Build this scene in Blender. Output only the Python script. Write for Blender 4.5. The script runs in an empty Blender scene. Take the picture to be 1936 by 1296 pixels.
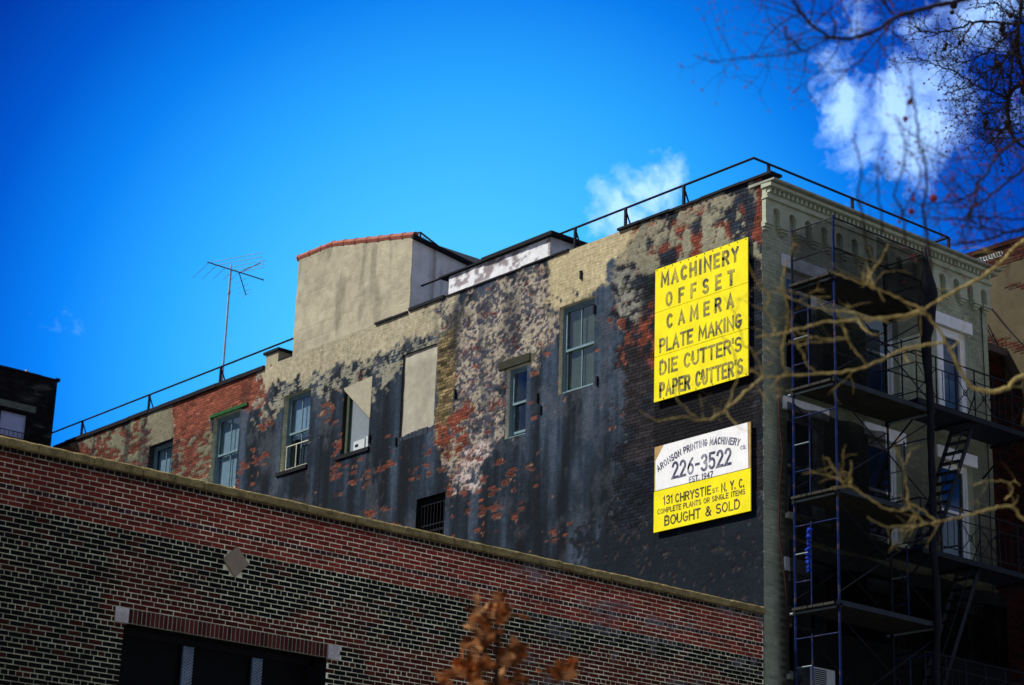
import bpy, math, random
import numpy as np
from mathutils import Vector, Matrix
R = random.Random(7)
sc = bpy.context.scene
col = sc.collection

# ------------------------------------------------------------------ camera
W_, H_, FPX = 1936.0, 1296.0, 4037.0
yaw, pit, rol = [math.radians(a) for a in (39.79, 18.622, 1.959)]
cf = np.array([math.sin(yaw)*math.cos(pit), math.cos(yaw)*math.cos(pit), math.sin(pit)])
cr = np.array([math.cos(yaw), -math.sin(yaw), 0.0]); cu = np.cross(cr, cf)
cr, cu = cr*math.cos(rol)+cu*math.sin(rol), -cr*math.sin(rol)+cu*math.cos(rol)
CAM = np.array([0.0, 0.0, 1.6])
cam = bpy.data.cameras.new('camera'); co = bpy.data.objects.new('camera', cam); col.objects.link(co)
co.matrix_world = Matrix(((cr[0], cu[0], -cf[0], CAM[0]), (cr[1], cu[1], -cf[1], CAM[1]), (cr[2], cu[2], -cf[2], CAM[2]), (0, 0, 0, 1)))
cam.sensor_width = 36; cam.lens = FPX/W_*36; cam.clip_start = .1; cam.clip_end = 3000
cam.dof.use_dof = True; cam.dof.focus_distance = 36.0; cam.dof.aperture_fstop = 2.2; cam.dof.aperture_blades = 7
sc.camera = co
def ray(x, y): return cf*FPX + cr*(x-W_/2) - cu*(y-H_/2)
def at_depth(x, y, d):                       # point on the sight line at d metres along the view axis
    return CAM + ray(x, y)*(d/FPX)
def sd(x, y, X=27.1):                        # point on the side wall: returns Y, Z
    r_ = ray(x, y); p = CAM + r_*(X/r_[0]); return p[1], p[2]
def fr(x, y, Y=25.4):                        # point on a street-facing plane: returns X, Z
    r_ = ray(x, y); p = CAM + r_*(Y/r_[1]); return p[0], p[2]
def to_px(p):
    q = p-CAM; z = q@cf; return W_/2+FPX*(q@cr)/z, H_/2-FPX*(q@cu)/z

# ------------------------------------------------------------------ world, sun, exposure
SUN_AZ, SUN_EL = math.radians(-58), math.radians(47)   # azimuth measured from +Y towards +X
w = bpy.data.worlds.new('World'); sc.world = w; w.use_nodes = True
nt = w.node_tree; nt.nodes.clear()
class NB:
    def __init__(s, nt): s.nt = nt
    def n(s, t, **k):
        x = s.nt.nodes.new(t)
        for a, b in k.items(): setattr(x, a, b)
        return x
    def l(s, a, b): s.nt.links.new(a, b)
    def put(s, inp, v):
        if hasattr(v, 'bl_idname') or hasattr(v, 'links'): s.l(v, inp)
        else: inp.default_value = v
    def m(s, op, a, b=0.0, c=0.0, clamp=False):
        x = s.n('ShaderNodeMath', operation=op); x.use_clamp = clamp
        s.put(x.inputs[0], a); s.put(x.inputs[1], b); s.put(x.inputs[2], c); return x.outputs[0]
    def vm(s, op, a, b=(0, 0, 0)):
        x = s.n('ShaderNodeVectorMath', operation=op); s.put(x.inputs[0], a); s.put(x.inputs[1], b)
        return x.outputs['Value'] if op in ('DOT_PRODUCT', 'LENGTH', 'DISTANCE') else x.outputs[0]
    def mix(s, f, a, b, bt='MIX'):
        x = s.n('ShaderNodeMix', data_type='RGBA', blend_type=bt)
        s.put(x.inputs[0], f); s.put(x.inputs[6], a); s.put(x.inputs[7], b); return x.outputs[2]
    def noise(s, vec, scale, detail=4.0, rough=.5, dist=0.0):
        x = s.n('ShaderNodeTexNoise'); s.put(x.inputs['Vector'], vec)
        x.inputs['Scale'].default_value = scale; x.inputs['Detail'].default_value = detail
        x.inputs['Roughness'].default_value = rough; x.inputs['Distortion'].default_value = dist
        return x.outputs['Fac'], x.outputs['Color']
    def rng(s, v, a, b, c, d, smooth=False):
        x = s.n('ShaderNodeMapRange'); x.clamp = True
        if smooth: x.interpolation_type = 'SMOOTHSTEP'
        s.put(x.inputs[0], v)
        for i, t in enumerate((a, b, c, d)): x.inputs[i+1].default_value = t
        return x.outputs[0]
B = NB(nt)
sky = B.n('ShaderNodeTexSky', sky_type='NISHITA')
sky.sun_disc = False; sky.sun_elevation = SUN_EL; sky.sun_rotation = SUN_AZ
sky.altitude = 0; sky.air_density = 1.0; sky.dust_density = .3; sky.ozone_density = 2.0
tc = B.n('ShaderNodeTexCoord'); D = tc.outputs['Generated']
# deep blue: the physical sky, graded per channel
sep = B.n('ShaderNodeSeparateColor'); B.l(sky.outputs[0], sep.inputs[0])
def unit(x, y):
    v = ray(x, y); return tuple(v/np.linalg.norm(v))
lobe = B.vm('DOT_PRODUCT', D, unit(900, 760))                 # sky brightest near view centre, darkening outwards in place of a lens vignette
ang = B.m('ARCCOSINE', lobe)
ramp = B.n('ShaderNodeValToRGB'); cr_ = ramp.color_ramp
B.l(B.m('DIVIDE', ang, .6), ramp.inputs[0])
SKYST = [(0.0, (.13, .66, 1.0)), (.15, (.065, .53, 1.0)), (.25, (.022, .37, 1.0)), (.33, (.003, .21, .86)), (.40, (.0006, .095, .60)), (.48, (.0005, .035, .36)), (.62, (.0006, .022, .26)), (1.0, (.003, .045, .20))]
cr_.elements[0].position = 0; cr_.elements[0].color = (*SKYST[0][1], 1)
cr_.elements[1].position = 1; cr_.elements[1].color = (*SKYST[-1][1], 1)
for p_, c_ in SKYST[1:-1]:
    e_ = cr_.elements.new(p_); e_.color = (*c_, 1)
lum = B.m('DIVIDE', sep.outputs[2], 9.0)
lum = B.m('MULTIPLY', B.m('POWER', lum, .4), 9.0)
skyc = B.vm('SCALE', ramp.outputs[0]); skyc_n = skyc.node; B.l(lum, skyc_n.inputs['Scale'])
# clouds: placed banks with ragged noise edges, and an unseen cloud cover added as fill
nf, nc = B.noise(D, 9.0, 3.0, .5)
warp = B.vm('ADD', D, B.vm('MULTIPLY', B.vm('SUBTRACT', nc, (.5, .5, .5)), (.07, .07, .07)))
nf2, nc2 = B.noise(D, 60.0, 5.0, .6)
warp = B.vm('ADD', warp, B.vm('MULTIPLY', B.vm('SUBTRACT', nc2, (.5, .5, .5)), (.022, .022, .022)))
CL = [(1545, 190, 50, .7), (1555, 110, 60, .6), (1690, 170, 45, .5), (1180, 410, 60, 1.0), (130, 570, 60, .25), (1600, 60, 70, .55), (1575, 150, 60, .75), (1600, 220, 62, .95), (1640, 280, 60, .8), (1700, 90, 50, .4), (1745, 250, 85, 1.0), (1775, 170, 75, 1.0), (1740, 100, 55, .8),
      (1850, 60, 80, 1.0), (1905, 30, 70, .9), (1830, 290, 40, .45), (1660, 330, 45, .5), (1530, 330, 30, .2), (1960, 180, 60, .7),
      (1160, 385, 50, .7), (1235, 345, 62, 1.0), (1300, 330, 60, 1.0), (1345, 320, 40, .8), (1260, 290, 32, .8), (1200, 425, 60, 1.0), (1130, 430, 40, .7), (1210, 222, 20, .45),
      (215, 345, 24, .32), (60, 590, 60, .22), (215, 575, 20, .2), (20, 560, 30, .2), (2150, 60, 150, .8), (1500, -120, 90, .7), (2300, 400, 160, .6)]
acc = None
for x_, y_, r_, k_ in CL:
    d_ = B.vm('DISTANCE', warp, unit(x_, y_))
    v_ = B.rng(d_, 0.1*r_/FPX, 1.9*r_/FPX, k_, 0.0, True)
    acc = v_ if acc is None else B.m('MAXIMUM', acc, v_)
cn, _ = B.noise(warp, 42.0, 8.0, .62)
cn2, _ = B.noise(warp, 14.0, 6.0, .6)
dens = B.m('MULTIPLY', B.m('POWER', acc, .5), B.rng(B.m('ADD', cn, B.m('MULTIPLY', acc, .46)), .66, .96, 0, 1))
fill_clouds = B.m('MULTIPLY', B.rng(cn2, .40, .56, 0, .95), B.rng(ang, .40, .62, 0, 1))
dens = B.m('MAXIMUM', dens, fill_clouds)
cloudc = B.mix(cn, (2.3, 4.6, 9.3, 1), (4.6, 6.8, 10.6, 1))
cloudc = B.mix(B.rng(ang, .40, .62, 0, 1), cloudc, (2.3, 2.5, 2.9, 1))  # out-of-view clouds greyed and dimmed to set the fill light
skyf = B.mix(B.m('MULTIPLY', dens, .85), skyc, cloudc)
bg = B.n('ShaderNodeBackground'); B.l(skyf, bg.inputs[0]); bg.inputs[1].default_value = .10
B.l(bg.outputs[0], B.n('ShaderNodeOutputWorld').inputs[0])
sl = bpy.data.lights.new('sun', 'SUN'); sl.energy = 3.0; sl.angle = math.radians(.6); sl.color = (1.0, .95, .86)
so = bpy.data.objects.new('sun', sl); col.objects.link(so); so.location = (0, 0, 60)
sdir = Vector((math.sin(SUN_AZ)*math.cos(SUN_EL), math.cos(SUN_AZ)*math.cos(SUN_EL), math.sin(SUN_EL)))
so.rotation_euler = sdir.to_track_quat('Z', 'Y').to_euler()
sc.view_settings.view_transform = 'Standard'; sc.view_settings.look = 'None'
sc.view_settings.gamma = 1; sc.view_settings.use_curve_mapping = False; sc.view_settings.exposure = 0.72
sc.render.engine = 'CYCLES'
sc.cycles.max_bounces = 6; sc.cycles.transparent_max_bounces = 12

# ------------------------------------------------------------------ materials
MATS = {}
def mat(name, color, rough=.85, metal=0.0, var=.25, vscale=6.0, fine=60.0, bump=.25, attr=False, spec=.12, rust=None, bscale=None, courses=False):
    if name in MATS: return MATS[name]
    m = bpy.data.materials.new(name); m.use_nodes = True; t = m.node_tree; b = NB(t)
    p = t.nodes['Principled BSDF']; g = b.n('ShaderNodeNewGeometry').outputs['Position']
    if attr: base = b.n('ShaderNodeAttribute', attribute_name='Col').outputs['Color']
    else: base = tuple(color)
    n1, _ = b.noise(g, vscale, 5, .6); n2, _ = b.noise(g, fine, 4, .65)
    k = b.m('MULTIPLY', b.rng(n1, .3, .7, 1-var, 1+var), b.rng(n2, .25, .75, 1-var, 1+var))
    x = b.n('ShaderNodeVectorMath', operation='SCALE'); b.put(x.inputs[0], base); b.l(k, x.inputs['Scale'])
    out = x.outputs[0]
    if courses:
        sz = b.n('ShaderNodeSeparateXYZ'); b.l(g, sz.inputs[0])
        ph = b.m('FRACT', b.m('DIVIDE', b.m('SUBTRACT', 17.45, sz.outputs[2]), .0686)); ln = b.m('LESS_THAN', b.m('ABSOLUTE', b.m('SUBTRACT', ph, .5)), .40)
        sv = b.vm('MULTIPLY', g, (1, 1, 3)); n5, _ = b.noise(sv, 5.0, 5, .6); n6, _ = b.noise(g, 24, 5, .7)
        cl = b.m('SUBTRACT', 1.0, b.m('MULTIPLY', b.m('SUBTRACT', 1.0, ln), b.rng(n5, .45, .62, 0, .45)))
        gk = b.m('MULTIPLY', cl, b.rng(n6, .32, .68, .76, 1.26)); y2 = b.n('ShaderNodeVectorMath', operation='SCALE'); b.l(out, y2.inputs[0]); b.l(gk, y2.inputs['Scale']); out = y2.outputs[0]
    if rust:
        out = b.mix(b.rng(n1, .55, .65, 0, .8), out, (*rust, 1))
    b.l(out, p.inputs['Base Color'])
    p.inputs['Roughness'].default_value = rough; p.inputs['Metallic'].default_value = metal
    p.inputs['Specular IOR Level'].default_value = spec
    if bump:
        bp = b.n('ShaderNodeBump'); bp.inputs['Strength'].default_value = bump; bp.inputs['Distance'].default_value = .01
        n3, _ = b.noise(g, bscale or fine, 5, .7); b.l(n3, bp.inputs['Height']); b.l(bp.outputs[0], p.inputs['Normal'])
    MATS[name] = m; return m
coatM = mat('weathered_wall_coat', None, attr=True, var=.26, vscale=9, fine=75, bump=.7, bscale=40, courses=True)
brickM = mat('old_brick', None, attr=True, var=.22, vscale=14, fine=110, bump=.4)
glazM = mat('garage_brick', None, attr=True, var=.2, vscale=14, fine=120, bump=.3, rough=.7)
stuccoM = mat('beige_stucco', None, attr=True, var=.13, vscale=5, fine=40, bump=.5, bscale=30)
blackM = mat('tar_black', (.010, .011, .016), rough=.7, bump=.5)
railM = mat('black_iron', (.010, .011, .018), rough=.5, bump=.1)
copeM = mat('yellow_limestone', (.29, .225, .095), var=.45, vscale=7, fine=35, bump=.9, bscale=25)
stoneM = mat('pale_stone', (.66, .62, .58), var=.2, fine=50, bump=.4)
whiteM = mat('chalky_white_paint', (.78, .80, .82), var=.22, vscale=4, fine=30, bump=.4)
bluefM = mat('grey_blue_window_paint', (.16, .25, .29), var=.15, rough=.6, bump=.1)
wframeM = mat('white_window_paint', (.70, .74, .78), var=.1, rough=.5, bump=.1)
sageM = mat('sage_painted_masonry', None, attr=True, var=.12, vscale=4, fine=50, bump=.35)
sagepM = mat('sage_trim_paint', (.42, .46, .345), var=.14, vscale=5, fine=40, bump=.3)
lintM = mat('white_lintel_paint', (.80, .84, .88), var=.1, bump=.2)
darkM = mat('dark_interior', (.012, .012, .015), bump=0)
clayM = mat('clay_coping_tile', (.34, .11, .075), var=.3, vscale=5, bump=.2, rough=.6)
greenM = mat('green_metal_lintel', (.015, .10, .03), bump=.2)
yellowM = mat('yellow_sign_paint', (.92, .80, .012), var=.10, vscale=3, fine=25, bump=.1, rough=.5)
signwM = mat('white_sign_paint', (.86, .87, .88), var=.09, vscale=3, fine=25, bump=.1, rough=.5)
plyM = mat('bare_plywood', (.45, .30, .12), var=.15, bump=.2)
bluesM = mat('blue_scaffold_paint', (.006, .017, .085), rough=.45, var=.25, rust=(.10, .06, .05), bump=.2)
galvM = mat('galvanised_tube', (.22, .28, .30), rough=.45, metal=.3, var=.2, bump=.1)
plankM = mat('dark_scaffold_plank', (.035, .035, .032), var=.3, bump=.4)
alumM = mat('dull_aluminium', (.45, .47, .52), metal=.5, rough=.5, bump=.1)
barkM = mat('mottled_sycamore_bark', (.33, .255, .095), var=.55, vscale=9, fine=40, bump=.6, bscale=30)
bark2M = mat('silhouette_dark_bark', (.022, .017, .018), var=.3, bump=.3)  # bark darkened so limbs against the sky read as backlit silhouettes
budM = mat('red_bud', (.16, .02, .02), bump=.1)
roadM = mat('asphalt', (.05, .05, .05), bump=.4); pavM = mat('concrete_pavement', (.28, .27, .25), bump=.3)
curtM = mat('pale_curtain', (.62, .70, .78), var=.12, bump=.1)
curt2M = mat('brown_blind', (.20, .20, .13), var=.12, bump=.1)
hoseM = mat('dull_red_hose', (.04, .014, .012), bump=.1)
ropeM = mat('bright_blue_rope', (.008, .035, .35), bump=.4)
tapeM = mat('lattice_steel', (.10, .20, .30), rough=.4, metal=.4, bump=.2)
plasM = mat('grey_white_plastic', (.55, .60, .62), rough=.4, var=.05, bump=.05)
def leaf_mat(n, c):
    m = mat(n, c, rough=.7, var=.35, vscale=30, fine=120, bump=.2); b = NB(m.node_tree)
    p = m.node_tree.nodes['Principled BSDF']; out = m.node_tree.nodes['Material Output']
    tr = b.n('ShaderNodeBsdfTranslucent'); tr.inputs[0].default_value = (*c, 1); mx = b.n('ShaderNodeMixShader'); mx.inputs[0].default_value = .45
    b.l(p.outputs[0], mx.inputs[1]); b.l(tr.outputs[0], mx.inputs[2]); b.l(mx.outputs[0], out.inputs[0]); return m
leafMs = [leaf_mat('dry_oak_leaf_brown', (.46, .16, .04)), leaf_mat('dry_oak_leaf_tan', (.66, .36, .15)), leaf_mat('dry_oak_leaf_dark', (.20, .065, .022))]
def glass_mat():
    m = bpy.data.materials.new('window_glass'); m.use_nodes = True; b = NB(m.node_tree); m.node_tree.nodes.clear()
    tr = b.n('ShaderNodeBsdfTransparent'); tr.inputs[0].default_value = (.75, .82, .85, 1)
    gl = b.n('ShaderNodeBsdfGlossy'); gl.inputs['Roughness'].default_value = .03; gl.inputs[0].default_value = (.9, .95, 1, 1)
    f = b.n('ShaderNodeFresnel'); f.inputs[0].default_value = 1.5
    mx = b.n('ShaderNodeMixShader'); b.l(b.m('MULTIPLY', f.outputs[0], .25), mx.inputs[0]); b.l(tr.outputs[0], mx.inputs[1]); b.l(gl.outputs[0], mx.inputs[2])
    b.l(mx.outputs[0], b.n('ShaderNodeOutputMaterial').inputs[0]); return m
glassM = glass_mat()
def net_mat(nm='black_debris_net', lo=.42, hi=.72):
    m = bpy.data.materials.new(nm); m.use_nodes = True; b = NB(m.node_tree); m.node_tree.nodes.clear()
    tr = b.n('ShaderNodeBsdfTransparent'); df = b.n('ShaderNodeBsdfDiffuse'); df.inputs[0].default_value = (.012, .013, .014, 1)
    g = b.n('ShaderNodeNewGeometry').outputs['Position']; n1, _ = b.noise(g, 2.2, 4, .6)
    mx = b.n('ShaderNodeMixShader'); b.l(b.rng(n1, .3, .7, lo, hi), mx.inputs[0]); b.l(tr.outputs[0], mx.inputs[1]); b.l(df.outputs[0], mx.inputs[2])
    b.l(mx.outputs[0], b.n('ShaderNodeOutputMaterial').inputs[0]); return m
netM = net_mat(); net2M = net_mat('dense_black_net', .74, .93)
def letter_mat(name, c, fade, back):
    m = bpy.data.materials.new(name); m.use_nodes = True; b = NB(m.node_tree); p = m.node_tree.nodes['Principled BSDF']
    g = b.n('ShaderNodeNewGeometry').outputs['Position']; n1, _ = b.noise(g, 3.0, 3, .5); n2, _ = b.noise(g, 28, 5, .75)
    f = b.rng(b.m('ADD', b.m('MULTIPLY', n1, .7), b.m('MULTIPLY', n2, .6)), .60-fade*.1, .85-fade*.1, 0, .9)
    f = b.m('MULTIPLY', f, .8); b.l(b.mix(f, (*c, 1), (*back, 1)), p.inputs['Base Color']); p.inputs['Roughness'].default_value = .6; return m
letYM = letter_mat('worn_black_letters', (.012, .014, .009), .45, (.70, .60, .02))
letWM = letter_mat('worn_navy_letters', (.015, .018, .075), 0.0, (.6, .62, .68))
letYM2 = letter_mat('dark_brown_letters', (.030, .016, .008), -.6, (.6, .5, .02))

# ------------------------------------------------------------------ object helpers
def tag(o, label=None, cat=None, group=None, kind=None):
    if label: o['label'] = label
    if cat: o['category'] = cat
    if group: o['group'] = group
    if kind: o['kind'] = kind
    return o
def empty(name, loc, label, cat, group=None):
    o = bpy.data.objects.new(name, None); col.objects.link(o); o.location = loc; o.empty_display_size = .3
    o['_l'] = 1; del o['_l']
    return tag(o, label, cat, group)
def link(name, me, m, parent=None, kind=None):
    if m: me.materials.append(m)
    o = bpy.data.objects.new(name, me); col.objects.link(o)
    if parent:
        o.parent = parent; root = Vector((0, 0, 0)); p = parent
        while p: root += p.location; p = p.parent
        o.location = -root
    if kind: o['kind'] = kind
    return o
def from_data(name, v, f, m, parent=None, cols=None, smooth=False, kind=None):
    me = bpy.data.meshes.new(name); me.from_pydata(v if isinstance(v, list) else v.tolist(), [], f); me.update()
    if cols is not None:
        a = me.attributes.new('Col', 'FLOAT_COLOR', 'POINT')
        cc = np.ones((len(me.vertices), 4), dtype=np.float32); cc[:, :3] = cols; a.data.foreach_set('color', cc.ravel())
    if smooth: me.polygons.foreach_set('use_smooth', [True]*len(me.polygons))
    return link(name, me, m, parent, kind)
class Plane:
    def __init__(s, O, U, V, N): s.O, s.U, s.V, s.N = [np.array(a, float) for a in (O, U, V, N)]
    def __call__(s, u, v, n=0.0): return s.O+s.U*u+s.V*v+s.N*n
    def arr(s, u, v, n): return s.O+np.outer(u, s.U)+np.outer(v, s.V)+np.outer(n, s.N)
XX, YY, ZZ = (1, 0, 0), (0, 1, 0), (0, 0, 1)
WORLD = Plane((0, 0, 0), XX, YY, ZZ)
SIDE = Plane((27.1, 0, 0), (0, -1, 0), ZZ, (-1, 0, 0))        # u = -Y
def FRONT(Y): return Plane((0, Y, 0), XX, ZZ, (0, -1, 0))      # u = X
class MB:
    def __init__(s): s.v = []; s.f = []
    def box(s, pl, u0, u1, v0, v1, n0, n1, bev=0.0):
        if u1 < u0: u0, u1 = u1, u0
        b = len(s.v)
        for n, k in ((n0, 0), (n1, bev)):
            for u, v in ((u0+k, v0+k), (u1-k, v0+k), (u1-k, v1-k), (u0+k, v1-k)): s.v.append(tuple(pl(u, v, n)))
        s.f += [tuple(b+i for i in q) for q in ((3, 2, 1, 0), (4, 5, 6, 7), (0, 1, 5, 4), (1, 2, 6, 5), (2, 3, 7, 6), (3, 0, 4, 7))]
        return s
    def quad(s, *p):
        b = len(s.v); s.v += [tuple(x) for x in p]; s.f.append(tuple(range(b, b+len(p)))); return s
    def prism(s, pl, poly, n0, n1):            # poly counter-clockwise in u,v
        b = len(s.v); k = len(poly)
        for n in (n0, n1):
            for u, v in poly: s.v.append(tuple(pl(u, v, n)))
        s.f.append(tuple(b+k+i for i in range(k))); s.f.append(tuple(b+i for i in reversed(range(k))))
        for i in range(k):
            j = (i+1) % k; s.f.append((b+i, b+j, b+k+j, b+k+i))
        return s
    def tube(s, pts, r, sides=6, cap=True):
        pts = [np.array(p, float) for p in pts]; k = len(pts)
        rs = list(r) if hasattr(r, '__len__') else [r]*k
        b = len(s.v); prev = None
        for i in range(k):
            t = pts[min(i+1, k-1)]-pts[max(i-1, 0)]; t = t/(np.linalg.norm(t)+1e-9)
            if prev is None:
                a = np.array([0, 0, 1.0]) if abs(t[2]) < .9 else np.array([1.0, 0, 0])
                x = np.cross(t, a)
            else: x = prev-t*(prev@t)
            x /= np.linalg.norm(x)+1e-9; prev = x; y = np.cross(t, x)
            for j in range(sides):
                a = 2*math.pi*j/sides; s.v.append(tuple(pts[i]+(x*math.cos(a)+y*math.sin(a))*rs[i]))
        for i in range(k-1):
            for j in range(sides):
                q = (j+1) % sides; s.f.append((b+i*sides+j, b+i*sides+q, b+(i+1)*sides+q, b+(i+1)*sides+j))
        if cap:
            s.f.append(tuple(b+j for j in reversed(range(sides)))); s.f.append(tuple(b+(k-1)*sides+j for j in range(sides)))
        return s
    def ball(s, c, r, n=6, m=4, jit=0.0):
        b = len(s.v); c = np.array(c, float)
        for i in range(1, m):
            th = math.pi*i/m
            for j in range(n):
                a = 2*math.pi*j/n; q = r*(1+R.uniform(-jit, jit))
                s.v.append(tuple(c+q*np.array([math.sin(th)*math.cos(a), math.sin(th)*math.sin(a), math.cos(th)])))
        s.v.append(tuple(c+[0, 0, r])); s.v.append(tuple(c-[0, 0, r])); T = len(s.v)-2
        for i in range(m-2):
            for j in range(n):
                q = (j+1) % n; s.f.append((b+i*n+j, b+(i+1)*n+j, b+(i+1)*n+q, b+i*n+q))
        for j in range(n):
            q = (j+1) % n; s.f.append((T, b+j, b+q)); s.f.append((T+1, b+(m-2)*n+q, b+(m-2)*n+j))
        return s
    def build(s, name, m, parent=None, smooth=False, kind=None, cols=None):
        return from_data(name, s.v, s.f, m, parent, cols, smooth, kind)

# ------------------------------------------------------------------ value noise in numpy
_rng = np.random.RandomState(11); LAT = _rng.rand(256, 256)
def vnoise(x, y, seed=0):
    x = x+seed*17.31; y = y+seed*9.77
    xi = np.floor(x).astype(int); yi = np.floor(y).astype(int); fx = x-xi; fy = y-yi
    fx = fx*fx*(3-2*fx); fy = fy*fy*(3-2*fy)
    def g(a, b): return LAT[a & 255, b & 255]
    return (g(xi, yi)*(1-fx)+g(xi+1, yi)*fx)*(1-fy)+(g(xi, yi+1)*(1-fx)+g(xi+1, yi+1)*fx)*fy
def fbm(x, y, seed=0, oct=5, gain=.55):
    a = 1.0; t = 0; s_ = 0
    for o in range(oct):
        t = t+a*vnoise(x*2**o, y*2**o, seed+o*3); s_ += a; a *= gain
    return t/s_
def sstep(a, b, x): t = np.clip((x-a)/(b-a), 0, 1); return t*t*(3-2*t)
def polysd(px, py, poly):                       # >0 inside, distance in px
    P_ = np.array(poly, float); n = len(P_); d = np.full(px.shape, 1e9); ins = np.zeros(px.shape, bool)
    for i in range(n):
        a = P_[i]; b = P_[(i+1) % n]; e = b-a
        wx = px-a[0]; wy = py-a[1]; t = np.clip((wx*e[0]+wy*e[1])/(e@e), 0, 1)
        d = np.minimum(d, np.hypot(wx-e[0]*t, wy-e[1]*t))
        c = (a[1] > py) != (b[1] > py)
        with np.errstate(divide='ignore', invalid='ignore'): xx = (b[0]-a[0])*(py-a[1])/(b[1]-a[1]+1e-12)+a[0]
        ins ^= c & (px < xx)
    return np.where(ins, d, -d)

# ------------------------------------------------------------------ bricks
def brick_rects(u0, u1, v0, v1, course, pitch, header, holes, joint=.011, anchor=0.0, vtop=True):
    out = []; i = 0
    while True:
        vt = v1-i*course; vb = vt-course
        if vb < v0-1e-6: break
        h = header(i); p = pitch/2 if h else pitch
        off = anchor+(pitch/4 if h else (pitch/2 if i % 2 else 0))
        k = math.floor((u0-off)/p)
        while True:
            a = off+k*p; b = a+p; k += 1
            if a >= u1: break
            a = max(a, u0); b = min(b, u1)
            segs = [(a, b)]
            vc = (vt+vb)/2
            for (h0, h1, w0, w1) in holes:
                if w0-.02 < vc < w1+.02:
                    ns = []
                    for (s0, s1) in segs:
                        if s1 <= h0 or s0 >= h1: ns.append((s0, s1)); continue
                        if s0 < h0: ns.append((s0, h0+joint/2))
                        if s1 > h1: ns.append((h1-joint/2, s1))
                    segs = ns
            for s0, s1 in segs:
                if s1-s0 > .045: out.append((s0+joint/2, s1-joint/2, vb+joint/2, vt-joint/2, h))
        i += 1
    return out
def brick_field(parent, pl, rects, colfn, m, nparts=300, near=None, proud=0.0, thick=.02, sub=(2, 1), jit=.003, keep=None, wob=.0015):
    """real bricks: the nparts largest in view become parts, the rest is one joined part"""
    if keep is not None:
        uc = np.array([(r[0]+r[1])/2 for r in rects]); vc = np.array([(r[2]+r[3])/2 for r in rects])
        kk = keep(uc, vc); rects = [r for r, q in zip(rects, kk) if q]
    if not rects: return
    nx, ny = sub; nb = len(rects); nv = (nx+1)*(ny+1)+4
    rr = np.array([r[:4] for r in rects]); rs = np.random.RandomState(5)
    rr = rr+rs.uniform(-wob, wob, rr.shape); dn = proud+rs.uniform(-jit, jit, nb); tilt = rs.uniform(-jit, jit, (nb, 2))*.6
    gu, gv = np.meshgrid(np.linspace(0, 1, nx+1), np.linspace(0, 1, ny+1)); gu = gu.ravel(); gv = gv.ravel()
    U = rr[:, 0:1]+(rr[:, 1:2]-rr[:, 0:1])*gu; V = rr[:, 2:3]+(rr[:, 3:4]-rr[:, 2:3])*gv
    N = dn[:, None]+tilt[:, 0:1]*(gu-.5)+tilt[:, 1:2]*(gv-.5)
    bu = np.array([0, 1, 1, 0]); bv = np.array([0, 0, 1, 1])
    U2 = rr[:, 0:1]+(rr[:, 1:2]-rr[:, 0:1])*bu; V2 = rr[:, 2:3]+(rr[:, 3:4]-rr[:, 2:3])*bv
    Ua = np.concatenate([U, U2], 1); Va = np.concatenate([V, V2], 1); Na = np.concatenate([N, np.full((nb, 4), proud-thick)], 1)
    P_ = pl.arr(Ua.ravel(), Va.ravel(), Na.ravel()).reshape(nb, nv, 3)
    seed = rs.rand(nb)
    C_ = colfn(Ua.ravel(), Va.ravel(), np.repeat(seed, nv)).reshape(nb, nv, 3)
    idx = lambda i, j: j*(nx+1)+i
    F = []
    for j in range(ny):
        for i in range(nx): F.append((idx(i, j), idx(i+1, j), idx(i+1, j+1), idx(i, j+1)))
    q = (nx+1)*(ny+1)
    F.append(tuple([q, q+1]+[idx(i, 0) for i in reversed(range(nx+1))]))
    F.append(tuple([q+1, q+2]+[idx(nx, j) for j in reversed(range(ny+1))]))
    F.append(tuple([q+2, q+3]+[idx(i, ny) for i in range(nx+1)]))
    F.append(tuple([q+3, q]+[idx(0, j) for j in range(ny+1)]))
    cen = P_.mean(1); dist = np.linalg.norm(cen-CAM, axis=1)
    q3 = cen-CAM; z = q3@cf; px = W_/2+FPX*(q3@cr)/z; py = H_/2-FPX*(q3@cu)/z
    area = (rr[:, 1]-rr[:, 0])*(rr[:, 3]-rr[:, 2])*np.abs(q3@pl.N)/dist**3
    vis = (px > 0) & (px < W_) & (py > 0) & (py < H_)
    if near is not None: vis &= near(px, py)
    score = np.where(vis, area, 0); order = np.argsort(-score)
    parts = set(int(i) for i in order[:nparts] if score[i] > 0)
    for i in parts: from_data('brick', P_[i], F, m, parent, C_[i])
    rest = [i for i in range(nb) if i not in parts]
    if rest:
        vv = P_[rest].reshape(-1, 3); cc = C_[rest].reshape(-1, 3); ff = []
        for k in range(len(rest)):
            o = k*nv; ff += [tuple(a+o for a in f_) for f_ in F]
        from_data('brickwork', vv, ff, m, parent, cc, kind='stuff')
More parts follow.
